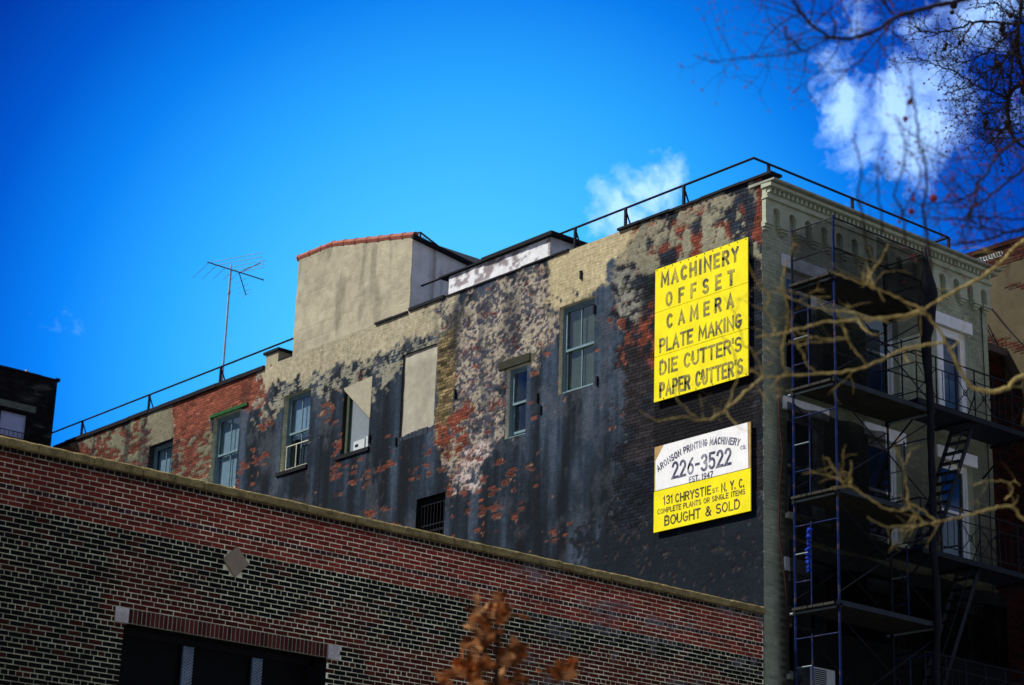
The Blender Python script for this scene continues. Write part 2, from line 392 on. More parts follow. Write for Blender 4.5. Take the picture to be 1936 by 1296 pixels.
def sheet(name, pl, u0, u1, v0, v1, holes, m, parent, n=0.0, colfn=None, step=None, hfn=None, kind=None):
    """wall sheet with openings; optional fine grid with relief and colour"""
    if step:
        us = np.arange(u0, u1+step*.5, step); vs = np.arange(v0, v1+step*.5, step); us[-1] = u1; vs[-1] = v1
    else: us = np.array([u0, u1]); vs = np.array([v0, v1])
    hu = [h for q in holes for h in q[:2]]; hv = [h for q in holes for h in q[2:]]
    us = np.unique(np.concatenate([us, [a for a in hu if u0 < a < u1]])) ; vs = np.unique(np.concatenate([vs, [a for a in hv if v0 < a < v1]]))
    U, V = np.meshgrid(us, vs); nu, nv = len(us), len(vs)
    H = np.full(U.size, n) if hfn is None else n+hfn(U.ravel(), V.ravel())
    P_ = pl.arr(U.ravel(), V.ravel(), H)
    I, J = np.meshgrid(np.arange(nu-1), np.arange(nv-1)); I = I.ravel(); J = J.ravel()
    uc = (us[I]+us[I+1])/2; vc = (vs[J]+vs[J+1])/2; keep = np.ones(len(I), bool)
    for a, b, c, d in holes: keep &= ~((uc > a) & (uc < b) & (vc > c) & (vc < d))
    I = I[keep]; J = J[keep]; q = np.stack([J*nu+I, J*nu+I+1, (J+1)*nu+I+1, (J+1)*nu+I], 1).astype(np.int32)
    me = bpy.data.meshes.new(name); me.vertices.add(len(P_)); me.vertices.foreach_set('co', P_.astype(np.float32).ravel())
    me.loops.add(q.size); me.loops.foreach_set('vertex_index', q.ravel()); me.polygons.add(len(q))
    me.polygons.foreach_set('loop_start', np.arange(0, q.size, 4, dtype=np.int32)); me.update(calc_edges=True); me.validate()
    if colfn:
        a = me.attributes.new('Col', 'FLOAT_COLOR', 'POINT'); cc = np.ones((len(P_), 4), np.float32); cc[:, :3] = colfn(U.ravel(), V.ravel()); a.data.foreach_set('color', cc.ravel())
    return link(name, me, m, parent, kind)

# ------------------------------------------------------------------ ground
def flat(name, x0, x1, y0, y1, z0, z1, m):
    o = MB().box(WORLD, x0, x1, y0, y1, z0, z1).build(name, m); tag(o, kind='structure'); return o
g = MB().quad((-1500, -1500, 0), (1500, -1500, 0), (1500, 1500, 0), (-1500, 1500, 0)).build('ground', pavM); tag(g, kind='structure')
flat('road', -300, 300, 9.5, 20.5, -.02, .004, roadM)
flat('pavement', -300, 300, 20.5, 25.3, -.02, .13, pavM)
mk = MB()
for i in range(-30, 31): mk.box(WORLD, i*6.0, i*6.0+3, 14.9, 15.02, .003, .008)
tag(mk.build('road_marking', whiteM), kind='structure')

# ================================================================== TENEMENT: side wall
def jit2(u, v, s): return fbm(u*1.3, v*1.3, s, 5)
def side_paint(u, v):
    """colour, plaster mask, mortar colour at wall position (u=-Y, v=Z)"""
    Y = -u
    q = np.stack([np.full(Y.shape, 27.1), Y, v-1.6], 1); z = q@cf
    x = W_/2+FPX*(q@cr)/z; y = H_/2-FPX*(q@cu)/z
    n1 = fbm(Y*1.1, v*1.1, 1); n2 = fbm(Y*3.1, v*3.4, 2); n3 = fbm(Y*8, v*9, 3, 4); n4 = fbm(Y*.5, v*.5, 4, 4)
    st = fbm(Y*3.2, v*.28, 5, 4); st2 = fbm(Y*9, v*.7, 6, 4); sp = fbm(Y*14, v*16, 8, 3)
    ri = np.floor((ROOF-v)/.0686); of = np.where(ri % 2 == 1, .1065, 0.); ci = np.floor((u-of)/.213)
    cell = LAT[ci.astype(int) & 255, ri.astype(int) & 255]
    Yq = -(of+(ci+.5)*.213); vq = ROOF-(ri+.5)*.0686
    q2 = fbm(Yq*3.1, vq*3.4, 2); q3 = fbm(Yq*8, vq*9, 3, 4)
    def zone(poly, amp, soft=6.0, fine=.6):
        return sstep(-soft, soft, polysd(x, y, poly)+amp*((n2-.5)*2+fine*(n3-.5)*2)*1.6)
    red = np.array([.235, .060, .036]); redm = np.array([.22, .13, .09])
    beige = np.array([.385, .345, .240]); dark = np.array([.0165, .030, .050]); black = np.array([.008, .012, .019]); pale = np.array([.44, .37, .35]); sage = np.array([.20, .20, .135])
    def c_(a): return np.broadcast_to(a, (len(Y), 3)).copy()
    # base: smooth dark grey-blue coat with vertical washes
    lum = (.62+.38*sstep(11.5, 15.5, v))*(.30+1.35*sstep(.25, .8, st)*(.55+.9*st2)*(.6+.8*n1))  # lower wall darkened in the colour, imitating a lens vignette
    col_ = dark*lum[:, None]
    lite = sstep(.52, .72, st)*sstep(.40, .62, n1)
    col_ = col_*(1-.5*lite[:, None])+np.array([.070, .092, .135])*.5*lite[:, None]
    pl = np.ones(len(Y)); mo = col_*.8
    def over(mk, c, p=None, mc=None):
        nonlocal col_, pl, mo
        m_ = mk[:, None]; col_ = col_*(1-m_)+c*m_
        if p is not None: pl = pl*(1-mk)+p*mk
        mo = mo*(1-m_)+(c*.75 if mc is None else mc)*m_
    # soft grey blooms
    bl_ = sstep(.50, .66, fbm(Y*2.0, v*1.5, 15, 5, .65)); col_ = col_*(1-.45*bl_[:, None])+np.array([.070, .082, .105])*.45*bl_[:, None]*(.62+.38*sstep(11.5, 15.5, v))[:, None]  # blooms darkened downwards with the same painted vignette
    hf = fbm(Y*13, v*17, 16, 2, .7)
    # grain: courses of brick faintly telegraph through
    # scattered small red breaks, brick shaped
    br = sstep(.650, .67, fbm(Yq*1.3, vq*1.7, 12, 3)*.62+q3*.25+cell*.13)*sstep(.25, .4, n3)
    over(br*sstep(.38, .50, n3)*.85, red*.62*(.7+.6*cell[:, None]), 0, redm)
    sp2 = .8*sstep(.73, .76, n3*.7+.3*fbm(Y*2, v*2, 33, 3))
    over(sp2, np.array([.30, .08, .03])*(.6+.8*sp[:, None]), 0, redm)
    # far left: mixed old brick and grey-green render
    zl = zone([(60, 860), (330, 755), (400, 790), (400, 960), (200, 960)], 22)
    mixv = sstep(.53, .56, q2*.5+q3*.2+n3*.3)
    over(zl, sage*(.35+.8*n1[:, None]), .75)
    over(zl*(1-mixv)*.95, red*np.array([.75, .8, .9])*(.35+.75*cell[:, None]), 0, sage*.7)
    over(zl*sstep(.55, .7, st)*.7, black*1.2)
    zg = zone([(275, 770), (330, 752), (335, 820), (325, 838), (285, 848)], 10)
    over(zg, np.array([.19, .18, .125])*(.7+.5*n1[:, None]), 1)
    # clean red brick
    zr = zone([(318, 742), (520, 672), (508, 745), (505, 765), (470, 775), (455, 772), (400, 790), (385, 815), (330, 830)], 6)
    over(zr, red*np.array([1.0, 1.15, 1.15])*(.65+.5*cell[:, None])*(1-.35*sstep(.5, .7, st)[:, None]), 0, np.array([.36, .30, .25]))
    zr2 = zone([(330, 825), (400, 790), (405, 900), (380, 960), (320, 960)], 14)
    over(zr2*.9*sstep(.60, .62, q3*.6+q2*.4), red*(.4+.6*cell[:, None]), 0, redm)
    # right: painted-black brick
    zb = zone([(1165, 470), (1245, 440), (1460, 340), (1460, 1180), (1180, 1180), (1160, 1000), (1175, 760), (1160, 620)], 20)
    over(zb, black*(.45+1.0*cell[:, None])*(.6+.9*n1[:, None]), 0, np.array([.050, .055, .070])*(.4+1.2*n2[:, None]))
    brn = sstep(.52, .64, n1)*zb
    over(brn*.5, np.array([.036, .026, .026])*(.6+.8*cell[:, None]), 0, np.array([.05, .048, .05]))
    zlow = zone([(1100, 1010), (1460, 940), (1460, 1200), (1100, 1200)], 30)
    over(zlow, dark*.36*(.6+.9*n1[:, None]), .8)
    over(zlow*sstep(.66, .72, n3)*.7, np.array([.06, .05, .055])*(.5+n2[:, None]), 0)
    # top right corner: flaking patches of render on brick
    ztr = zone([(1175, 400), (1460, 300), (1460, 520), (1420, 470), (1240, 520), (1180, 570), (1170, 470)], 14)
    fl = sstep(.535, .56, fbm(Y*3.3, v*2.6, 21, 4)*.75+n3*.25)
    over(ztr, black*(.9+1.6*cell[:, None])*(.6+n1[:, None]), 0, np.array([.06, .05, .05]))
    over(ztr*sstep(.50, .56, fbm(Y*1.9, v*2.4, 25, 4)), red*(.35+.7*cell[:, None]), 0, redm)
    over(ztr*fl, np.array([.215, .21, .15])*(.7+.6*n1[:, None]), 1)
    ztop = zone([(1170, 430), (1400, 340), (1405, 372), (1300, 420), (1215, 490), (1180, 530), (1150, 530)], 10)
    over(ztop*sstep(.46, .54, n2*.4+q2*.2+hf*.4), np.array([.24, .22, .16])*(.6+.6*n1[:, None]), .9)
    over(zone([(1432, 325), (1465, 320), (1445, 460), (1428, 440)], 5), red*np.array([.8, .8, .8])*(.4+.8*cell[:, None]), 0, redm)
    zc = zone([(1150, 590), (1180, 570), (1205, 600), (1195, 640), (1235, 560), (1238, 700), (1205, 660), (1180, 690)], 12)
    over(zc*sstep(.5, .58, n3), red*(.4+.7*cell[:, None]), 0, redm)
    zp_ = zone([(1155, 520), (1200, 500), (1215, 560), (1205, 610), (1180, 605), (1165, 570)], 8)
    over(zp_*sstep(.42, .52, n3), np.array([.20, .20, .17])*(.6+.8*n2[:, None]), .8)
    # big beige render below the bulkhead, fading raggedly to dark
    zt = zone([(495, 700), (560, 640), (775, 560), (870, 530), (865, 640), (845, 690), (760, 700), (705, 740), (650, 740), (600, 745), (560, 760), (500, 790)], 26)
    over(zt*sstep(.47, .50, n2*.25+q2*.25+q3*.15+hf*.2+n3*.15+.04*np.sin(v/.0686*6.283)), np.array([.25, .245, .19])*(.7+.5*n1[:, None]), .7)
    zbg = zone([(495, 700), (560, 640), (775, 560), (880, 530), (862, 590), (832, 632), (765, 650), (700, 684), (640, 690), (600, 705), (545, 722), (500, 740)], 12)
    bst = 1-.35*sstep(.56, .74, st)-.12*sstep(.5, .7, n2)
    over(zbg, beige*(.82+.35*n1[:, None])*bst[:, None], 1)
    # mottled peeling area
    zm = zone([(832, 585), (1000, 505), (1040, 500), (1040, 590), (1060, 600), (1010, 680), (958, 700), (955, 840), (905, 880), (870, 925), (842, 900), (845, 820), (850, 640)], 24)
    t1 = .45*fbm(Y*2.6, v*3.4, 41, 6, .7)+.25*n3+.30*hf; t2 = .45*fbm(Yq*2.4, vq*3.4, 43, 5, .68)+.3*q3+.25*hf
    over(zm, np.array([.052, .054, .072])*(.6+1.0*n2[:, None]), .7)
    over(zm*sstep(.50, .53, t2), red*np.array([.9, .8, 1.0])*(.45+.75*cell[:, None]), 0, pale*.6)
    hgt = sstep(900, 560, y)
    over(zm*sstep(.515, .535, t1+.045*hgt-.005), (pale*.30+beige*.55)*(.75+.45*n1[:, None]), 1)
    over(zm*sstep(.62, .68, n3)*.8, black*1.5)
    over(zm*sstep(.50, .62, fbm(Y*5, v*.8, 47, 4))*sstep(.5, .6, st)*.55, dark*1.2)
    zw = zone([(855, 915), (880, 860), (915, 830), (935, 850), (905, 880), (900, 930), (870, 915), (862, 930)], 10)
    over(zw*sstep(.42, .52, n3), pale*(.8+.4*n2[:, None]), 1)
    # yellow-mortared column and red brick under it
    zy = zone([(826, 650), (862, 610), (862, 720), (855, 790), (840, 815), (824, 830)], 4)
    over(zy, np.array([.23, .175, .085])*(.15+1.15*cell[:, None]), 0, np.array([.36, .29, .14]))
    zy2 = zone([(824, 815), (870, 740), (900, 770), (870, 840), (858, 900), (840, 890)], 8)
    over(zy2*sstep(.40, .5, n3), red*(.5+.6*cell[:, None]), 0, np.array([.25, .2, .12]))
    # smooth beige render by the step in the roof line
    zb2 = zone([(1030, 492), (1060, 470), (1180, 415), (1215, 410), (1200, 445), (1165, 490), (1150, 498), (1143, 540), (1128, 562), (1062, 592), (1035, 590), (1045, 550)], 11)
    over(zb2, np.array([.43, .37, .225])*(.82+.35*n1[:, None]), 1)
    over(zb2*sstep(.60, .68, n3)*sstep(540, 560, y), black*2, .6)
    # water stains
    zs = zone([(850, 600), (868, 575), (880, 570), (872, 640), (862, 700), (850, 690)], 10, 10)
    over(zs*.85, black*1.1)
    zs2 = zone([(955, 560), (975, 545), (985, 640), (965, 700), (950, 650)], 12, 10)
    over(zs2*.6, black*1.6)
    # line of dark cement over the middle small window, and the upper sign's shadow painted black between the signs
    over(zone([(950, 692), (958, 680), (1010, 668), (1012, 678), (1003, 690), (960, 706)], 2, 2), np.array([.075, .075, .05])*(.7+.6*n2[:, None]), 1.6)
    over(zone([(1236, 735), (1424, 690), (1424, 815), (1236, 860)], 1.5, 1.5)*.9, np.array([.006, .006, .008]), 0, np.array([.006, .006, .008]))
    # orange drift where the dark coat is worn low in the middle
    zo = zone([(760, 850), (850, 850), (960, 860), (1000, 900), (960, 960), (860, 960), (790, 940)], 30, 20)
    over(zo*sstep(.585, .61, q3*.45+q2*.35+n3*.2)*.85, red*.8*(.5+.6*cell[:, None]), 0, redm)
    return np.clip(col_, .002, .8), np.clip(pl, 0, 1.6), np.clip(mo, .002, .8)

def rect_from(tl, tr, br_, bl):
    a = [sd(*p) for p in (tl, tr, br_, bl)]
    return [-(a[0][0]+a[3][0])/2, -(a[1][0]+a[2][0])/2, (a[2][1]+a[3][1])/2, (a[0][1]+a[1][1])/2]
S_ = {'w1': [-47.1, -45.94, 14.4, 16.45], 'w2': [-44.06, -42.84, 14.62, 16.60], 'w3': [-40.95, -39.83, 14.60, 16.49],
      'w4': [-38.48, -37.45, 14.55, 16.10], 'panel': [-36.3, -35.08, 14.45, 16.46], 'w5': [-32.68, -32.01, 13.78, 15.31],
      'w6': [-31.04, -29.97, 14.39, 16.27], 'bar': [-35.55, -34.56, 11.6, 13.01]}
sholes = [tuple(v) for v in S_.values()]
bld = empty('tenement_building', (30.4, 38.8, 0), 'old brick tenement with sooty peeling side wall and sage street front carrying yellow signs', 'building')
ROOF = 17.45
U0, U1 = -52.3, -25.4
def rel(u, v):
    c, p, m_ = side_paint(u, v); return np.where(p > .5, .020, .004)+sstep(.35, .65, p)*.004*0+(fbm(-u*5, v*5, 50, 4)-.5)*.012*p
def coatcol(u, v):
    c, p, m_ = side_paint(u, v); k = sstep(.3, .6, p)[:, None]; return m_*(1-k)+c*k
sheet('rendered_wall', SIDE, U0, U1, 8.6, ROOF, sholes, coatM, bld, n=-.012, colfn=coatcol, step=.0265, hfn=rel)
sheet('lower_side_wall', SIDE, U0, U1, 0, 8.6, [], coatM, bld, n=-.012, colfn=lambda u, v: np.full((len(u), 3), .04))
rects = brick_rects(U0, U1, 8.6, ROOF, .0686, .213, lambda i: i % 6 == 5, sholes)
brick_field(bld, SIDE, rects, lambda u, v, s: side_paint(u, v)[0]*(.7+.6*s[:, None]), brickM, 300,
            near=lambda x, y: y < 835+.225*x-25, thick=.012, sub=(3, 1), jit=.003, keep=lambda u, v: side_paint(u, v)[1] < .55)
# roof, party walls, tar edge
MB().box(WORLD, 27.3, 33.6, 25.6, 52.2, 17.1, 17.25).build('roof', blackM, bld)
MB().box(WORLD, 33.55, 33.75, 25.6, 52.3, 0, 17.4).box(WORLD, 27.3, 33.55, 52.1, 52.3, 0, 17.4).build('rear_wall', coatM, bld, cols=np.full((16, 3), .06))
MB().box(WORLD, 27.14, 27.3, 25.6, 52.1, 17.0, 17.43).build('parapet_core', blackM, bld)
def tarstrip(y0, y1, z, h, out=.03):
    y = y0
    while y < y1:
        l = min(R.uniform(.5, 1.3), y1-y); dz = R.uniform(-.012, .012)
        MB().box(WORLD, 27.1-out-R.uniform(0, .02), 27.36, y, y+l-.004, z+dz, z+h+dz).build('edge_flashing', blackM, bld); y += l
tarstrip(25.12, 29.3, ROOF+.002, .05, .05); tarstrip(30.8, 34.8, ROOF+.002, .035, .03); tarstrip(36.2, 37.4, ROOF-.02, .05, .05)
tarstrip(41.9, 52.3, ROOF-.07, .10, .05)

def room(pl, r, depth, d0, name='interior', m=None, parent=bld):
    u0, u1, v0, v1 = r; a = .25; q = MB()
    P8 = {}
    for i, (u, v) in enumerate(((u0-a, v0-a), (u1+a, v0-a), (u1+a, v1+a), (u0-a, v1+a))):
        P8[i] = pl(u, v, -d0); P8[i+4] = pl(u, v, -depth)
    q.quad(P8[4], P8[5], P8[6], P8[7])
    for i in range(4): q.quad(P8[i], P8[(i+1) % 4], P8[(i+1) % 4+4], P8[i+4])
    return q.build(name, m or darkM, parent)
def reveal(pl, r, depth, m, parent, c=None, jut=0.0):
    """four jamb slabs lining an opening"""
    u0, u1, v0, v1 = r; t = .03; q = MB()
    q.box(pl, u0-t, u0+.002, v0-t, v1+t, -depth, -.008+jut); q.box(pl, u1-.002, u1+t, v0-t, v1+t, -depth, -.008)
    q.box(pl, u0+.002, u1-.002, v1-.002, v1+t, -depth, -.008); q.box(pl, u0+.002, u1-.002, v0-t, v0+.002, -depth, -.008)
    return q.build('reveal', m, parent, cols=(np.full((len(q.v), 3), 1.0)*np.array(c)) if c is not None else None)
def window(pl, r, parent, fm, rec=.12, muntin=True, curtain=None, split=.5, gap=0.0, fw=.06, name='window', cside=None):
    u0, u1, v0, v1 = r; q = MB()
    d = rec
    q.box(pl, u0, u0+fw, v0, v1, -d-.10, -d); q.box(pl, u1-fw, u1, v0, v1, -d-.10, -d)
    q.box(pl, u0+fw, u1-fw, v1-fw, v1, -d-.10, -d); q.box(pl, u0+fw, u1-fw, v0, v0+fw*.9, -d-.10, -d+.03)
    w_ = q.build(name, fm, parent)
    vm = v0+(v1-v0)*split; s = .045
    for k, (a, b, dd) in enumerate(((vm-.02, v1-fw, d+.02), (v0+fw*.9+gap, vm+.025+gap*.3, d+.055))):
        sq = MB(); a0, a1 = u0+fw+.002, u1-fw-.002
        sq.box(pl, a0, a0+s, a, b, -dd-.035, -dd); sq.box(pl, a1-s, a1, a, b, -dd-.035, -dd)
        sq.box(pl, a0+s, a1-s, b-s, b, -dd-.035, -dd); sq.box(pl, a0+s, a1-s, a, a+s*1.1, -dd-.035, -dd)
        sq.build('sash', fm, w_)
        if muntin:
            um = (a0+a1)/2; MB().box(pl, um-.012, um+.012, a+s*1.1, b-s, -dd-.030, -dd-.003).build('muntin', fm, w_)
            MB().box(pl, a0+s, um-.012, a+s, b-s, -dd-.020, -dd-.016).build('pane', glassM, w_)
            MB().box(pl, um+.012, a1-s, a+s, b-s, -dd-.020, -dd-.016).build('pane', glassM, w_)
        else: MB().box(pl, a0+s, a1-s, a+s, b-s, -dd-.020, -dd-.016).build('pane', glassM, w_)
    if curtain:
        MB().box(pl, u0+fw, u1-fw, v0+.02+(v1-v0)*(cside or 0), v1-.02, -d-.135, -d-.125).build('curtain', curtain, w_)
    return w_
DJ = (.30, .27, .17)
for k in ('w1', 'w2', 'w3', 'w5', 'w6'):
    room(SIDE, S_[k], 1.6, .30)
reveal(SIDE, S_['w1'], .32, coatM, bld, (.05, .05, .05)); window(SIDE, S_['w1'], bld, bluefM, .16, curtain=curtM)
reveal(SIDE, S_['w2'], .30, coatM, bld, (.55, .55, .36)); window(SIDE, S_['w2'], bld, bluefM, .13, curtain=curtM)
reveal(SIDE, S_['w3'], .30, coatM, bld, (.62, .60, .40)); window(SIDE, S_['w3'], bld, bluefM, .13, curtain=curtM, cside=.42)
reveal(SIDE, S_['w5'], .28, coatM, bld, (.75, .70, .58)); window(SIDE, S_['w5'], bld, bluefM, .11, muntin=False, gap=.07)
reveal(SIDE, S_['w6'], .28, coatM, bld, (.75, .66, .46)); window(SIDE, S_['w6'], bld, bluefM, .10, curtain=curt2M)
# green steel lintel, sills, lintels
MB().box(SIDE, S_['w2'][0]-.14, S_['w2'][1]+.32, S_['w2'][3]+.0, S_['w2'][3]+.075, -.05, .045).build('green_lintel', greenM, bld)
for k, (a, b, h) in {'w3': (.1, .03, .09), 'w4': (.20, .06, .09)}.items():
    r = S_[k]; MB().box(SIDE, r[0]-a, r[1]+b, r[2]-h, r[2], -.1, .05).build('window_sill', blackM, bld)
MB().box(SIDE, S_['w5'][0]-.25, S_['w5'][1]+.10, S_['w5'][3]+.005, S_['w5'][3]+.20, -.05, .035, .01).build('cement_lintel', mat('dark_cement', (.036, .038, .026), bump=.5), bld)
# replacement storm sash leaning in the third window
r = S_['w3']; q = MB(); lowm = r[2]+.62
for a in (r[0]+.10, r[0]+.50, r[1]-.11): q.box(SIDE, a, a+.022, r[2]+.05, lowm, -.105, -.085)
q.box(SIDE, r[0]+.10, r[1]-.09, r[2]+.05, r[2]+.075, -.10, -.083); q.box(SIDE, r[0]+.10, r[1]-.09, lowm, lowm+.024, -.10, -.083)
q.build('storm_sash', mat('pale_sash', (.50, .52, .42), bump=.1), bld)
# bricked-in tall panel
r = S_['panel']
reveal(SIDE, r, .10, coatM, bld, (.07, .05, .05))
def pcol(u, v):
    n = fbm(u*2, v*.8, 61); return np.array([.37, .35, .28])*(.75+.5*n[:, None])*(1+.25*sstep(16.1, 16.3, v)[:, None])
sheet('infill_panel', SIDE, r[0], r[1], r[2], r[3], [], stuccoM, bld, n=-.045, colfn=pcol, step=.05, hfn=lambda u, v: (fbm(u*5, v*5, 63)-.5)*.02)
q = MB(); u = r[0]
while u < r[1]:
    l = R.uniform(.05, .12); q.box(SIDE, u, min(u+l, r[1]), r[2]-.04, r[2]+.03+.10*fbm(np.array([u*3]), np.array([1.0]), 70)[0]*1.4+(u-r[0])*.06, -.04, R.uniform(-.02, .0)); u += l
q.build('ragged_sill', mat('dark_coat_edge', (.035, .045, .065), bump=.5), bld)
# half-plastered opening: grey back wall, triangular render flap, reveal, junction box
r = S_['w4']
reveal(SIDE, r, .30, coatM, bld, (.04, .045, .035))
MB().box(SIDE, r[0], r[1], r[2], r[3], -.16, -.13).build('recessed_back_wall', mat('cool_grey_plaster', (.20, .24, .27), var=.06, bump=.2), bld)
MB().box(SIDE, r[0]+.04, r[0]+.13, r[2]+.02, r[3]-.12, -.13, -.06).build('old_frame_strip', mat('old_green_strip', (.055, .075, .05), bump=.3), bld)
q = MB().prism(SIDE, [(r[0]-.03, r[3]+.06), (r[0]+.02, r[3]-.02), (r[1]-.01, r[3]-.86), (r[1]+.02, r[3]-.86), (r[1]+.03, r[3]+.12)], -.05, .012)
q.build('triangular_render_patch', stuccoM, bld, cols=np.array([[.36, .335, .25]]*len(q.v)))
bx = empty('wall_box', (27.25, 37.7, 14.6), 'small pale plastic box standing in the half-plastered opening of the side wall', 'box')
MB().box(SIDE, r[0]+.42, r[1]-.16, r[2]+.002, r[2]+.26, -.129, -.02, .015).build('casing', plasM, bx)
MB().box(SIDE, r[1]-.155, r[1]-.06, r[2]+.002, r[2]+.30, -.129, -.04, .01).build('side_cover', plasM, bx)
MB().box(SIDE, r[0]+.50, r[0]+.62, r[2]+.10, r[2]+.16, -.02, -.014).build('switch', railM, bx)
# barred dark window
r = S_['bar']; room(SIDE, r, 1.4, .30); reveal(SIDE, r, .30, coatM, bld, (.015, .015, .015))
q = MB()
for i in range(9): u = r[0]+.06+i*(r[1]-r[0]-.12)/8; q.tube([SIDE(u, r[2], -.1), SIDE(u, r[3]-.05, -.1)], .009, 5)
for v in (r[3]-.14, r[3]-.6): q.box(SIDE, r[0], r[1], v-.015, v+.015, -.112, -.102)
q.build('window_bars', railM, bld)
MB().box(SIDE, r[0], r[1], r[3]-.09, r[3], -.20, -.13).box(SIDE, r[0], r[1], r[3]-.75, r[3]-.70, -.2, -.14).build('window_frame', blackM, bld)
# bracket scars and a vent hole
q = MB()
for (a, b) in ((1017, 752), (1023, 775), (1130, 720), (862, 745), (750, 835), (700, 830), (1125, 585), (1100, 520)):
    Y, Z = sd(a, b); MB().box(SIDE, -Y-.02, -Y+.03, Z-.10, Z+.08, .0, .05).build('iron_bracket', railM, bld)

# ---- white-and-black roof block at the parapet
blk = empty('roof_block', (27.4, 33.1, 17.45), 'long low whitewashed masonry block with black tar cap on the roof edge', 'roof block')
def wcol(u, v):
    n = fbm(-u*2.6, v*3.4, 81, 5, .6); n2 = fbm(-u*7, v*8, 84, 4)
    k = .85*sstep(.48, .55, n*.6+n2*.4)[:, None]*sstep(17.46, 17.58, v)[:, None]; return np.array([.74, .76, .80])*(1-k)+np.array([.19, .15, .16])*k
sheet('block_side', SIDE, -34.8, -31.42, 17.46, 17.93, [], sageM, blk, n=-.02, colfn=wcol, step=.035, hfn=lambda u, v: (fbm(-u*4, v*4, 86)-.5)*.03)
MB().box(WORLD, 27.13, 27.95, 31.42, 34.8, 17.2, 17.94).build('block_core', whiteM, blk)
q = MB()
q.box(WORLD, 27.03, 28.1, 31.3, 33.6, 17.945, 18.03); q.box(WORLD, 27.06, 28.0, 33.6, 35.1, 17.95, 17.99)
q.build('tar_cap', blackM, blk)

# ---- stair bulkhead
bk = empty('stair_bulkhead', (28.0, 38.5, 17.3), 'tall beige rendered stair bulkhead on the roof with clay tile coping and bluish white front', 'roof bulkhead')
def bcol(u, v):
    n = fbm(-u*1.2, v*1.2, 91); st = fbm(-u*2.2, v*.5, 92); st3 = fbm(-u*1.2, v*4, 94)
    cell = LAT[(np.floor(-u/.8+.5*(np.floor(v/.3) % 2))).astype(int) & 255, (np.floor(v/.3)).astype(int) & 255]
    return np.array([.42, .385, .280])*(.78+.36*n[:, None])*(1-.14*sstep(.5, .62, fbm(-u*4, v*5, 96, 5, .65)))[:, None]*(1-.34*sstep(.58, .74, st)[:, None])*(.97+.06*cell[:, None])*(1+.06*st3[:, None])
prof = [(-40.74, 17.3), (-36.17, 17.3), (-36.17, 19.27), (-39.35, 19.93), (-40.74, 19.96)]
def bh(u, v):
    top = np.where(u > -39.35, 19.27+(-36.17-u)*(.66/3.18), 19.93+.02*(-39.35-u))
    return top
# side sheet clipped to profile by row mapping
us = np.linspace(-40.74, -36.17, 110); ts = np.linspace(0, 1, 60); Ug, Tg = np.meshgrid(us, ts); Vg = 17.3+(bh(Ug, 0)-17.3)*Tg
ng = (fbm(-Ug.ravel()*3, Vg.ravel()*3, 95)-.5)*.02-.003*(((Vg.ravel() % .30) < .02))
Pg = SIDE.arr(Ug.ravel(), Vg.ravel(), ng+.004); fs = [(j*110+i, j*110+i+1, (j+1)*110+i+1, (j+1)*110+i) for j in range(59) for i in range(109)]
from_data('side_render', Pg, fs, stuccoM, bk, bcol(Ug.ravel(), Vg.ravel()))
FB = FRONT(36.17)
ftop = lambda X: 19.27-.13*(X-27.1)
q = MB().prism(FB, [(27.1, 17.2), (29.3, 17.2), (29.3, ftop(29.3)), (27.1, ftop(27.1))], -.1, 0)
def whitestain(v):
    v = np.array(v); n = fbm(v[:, 0]*8, v[:, 2]*.7, 97); return np.array([.55, .60, .68])
us = np.linspace(27.1, 29.3, 60); ts = np.linspace(0, 1, 50); Ug, Tg = np.meshgrid(us, ts); Vg = 17.2+(ftop(Ug)-17.2)*Tg
n = fbm(Ug.ravel()*9, Vg.ravel()*.6, 97); rs_ = sstep(.06, .0, np.abs(Ug.ravel()-27.72))
cc = np.array([.90, .91, .90])*(.85+.25*n[:, None]); cc = cc*(1-.6*rs_[:, None])+np.array([.20, .11, .06])*.6*rs_[:, None]
drk = (sstep(.54, .68, n)*sstep(27.4, 27.8, Ug.ravel()))[:, None]*.55; cc = cc*(1-drk)+np.array([.10, .11, .12])*drk
fs = [(j*60+i, j*60+i+1, (j+1)*60+i+1, (j+1)*60+i) for j in range(49) for i in range(59)]
from_data('front_render', FB.arr(Ug.ravel(), Vg.ravel(), np.full(Ug.size, .006)+(fbm(Ug.ravel()*4, Vg.ravel()*4, 98)-.5)*.02), fs, sageM, bk, cc)
q = MB().prism(SIDE, [(a+(.0 if a > -37 else 0), b-.02) for a, b in prof], -2.2, -.02); q.build('bulkhead_core', stuccoM, bk, cols=np.full((len(q.v), 3), .3))
for i in range(3):
    pass
nt_ = 10; edge = [(-40.80, 19.97), (-39.35, 19.94), (-36.12, 19.275)]
def edge_at(t):
    L1 = 1.45; L2 = 3.30; s = t*(L1+L2)
    if s < L1: a = s/L1; return -40.80+(1.45)*a, 19.97-.03*a
    a = (s-L1)/L2; return -39.35+3.23*a, 19.94-.665*a
for i in range(nt_):
    a = edge_at(i/nt_); b = edge_at((i+1)/nt_-.004); m_ = MB()
    A = SIDE(a[0], a[1]+.02, -.05); Bq = SIDE(b[0], b[1]+.02, -.05)
    pts = [A+(Bq-A)*t for t in (0, .1, .12, 1)]; m_.tube(pts, [.10, .10, .088, .088], 8); m_.build('coping_tile', clayM, bk)
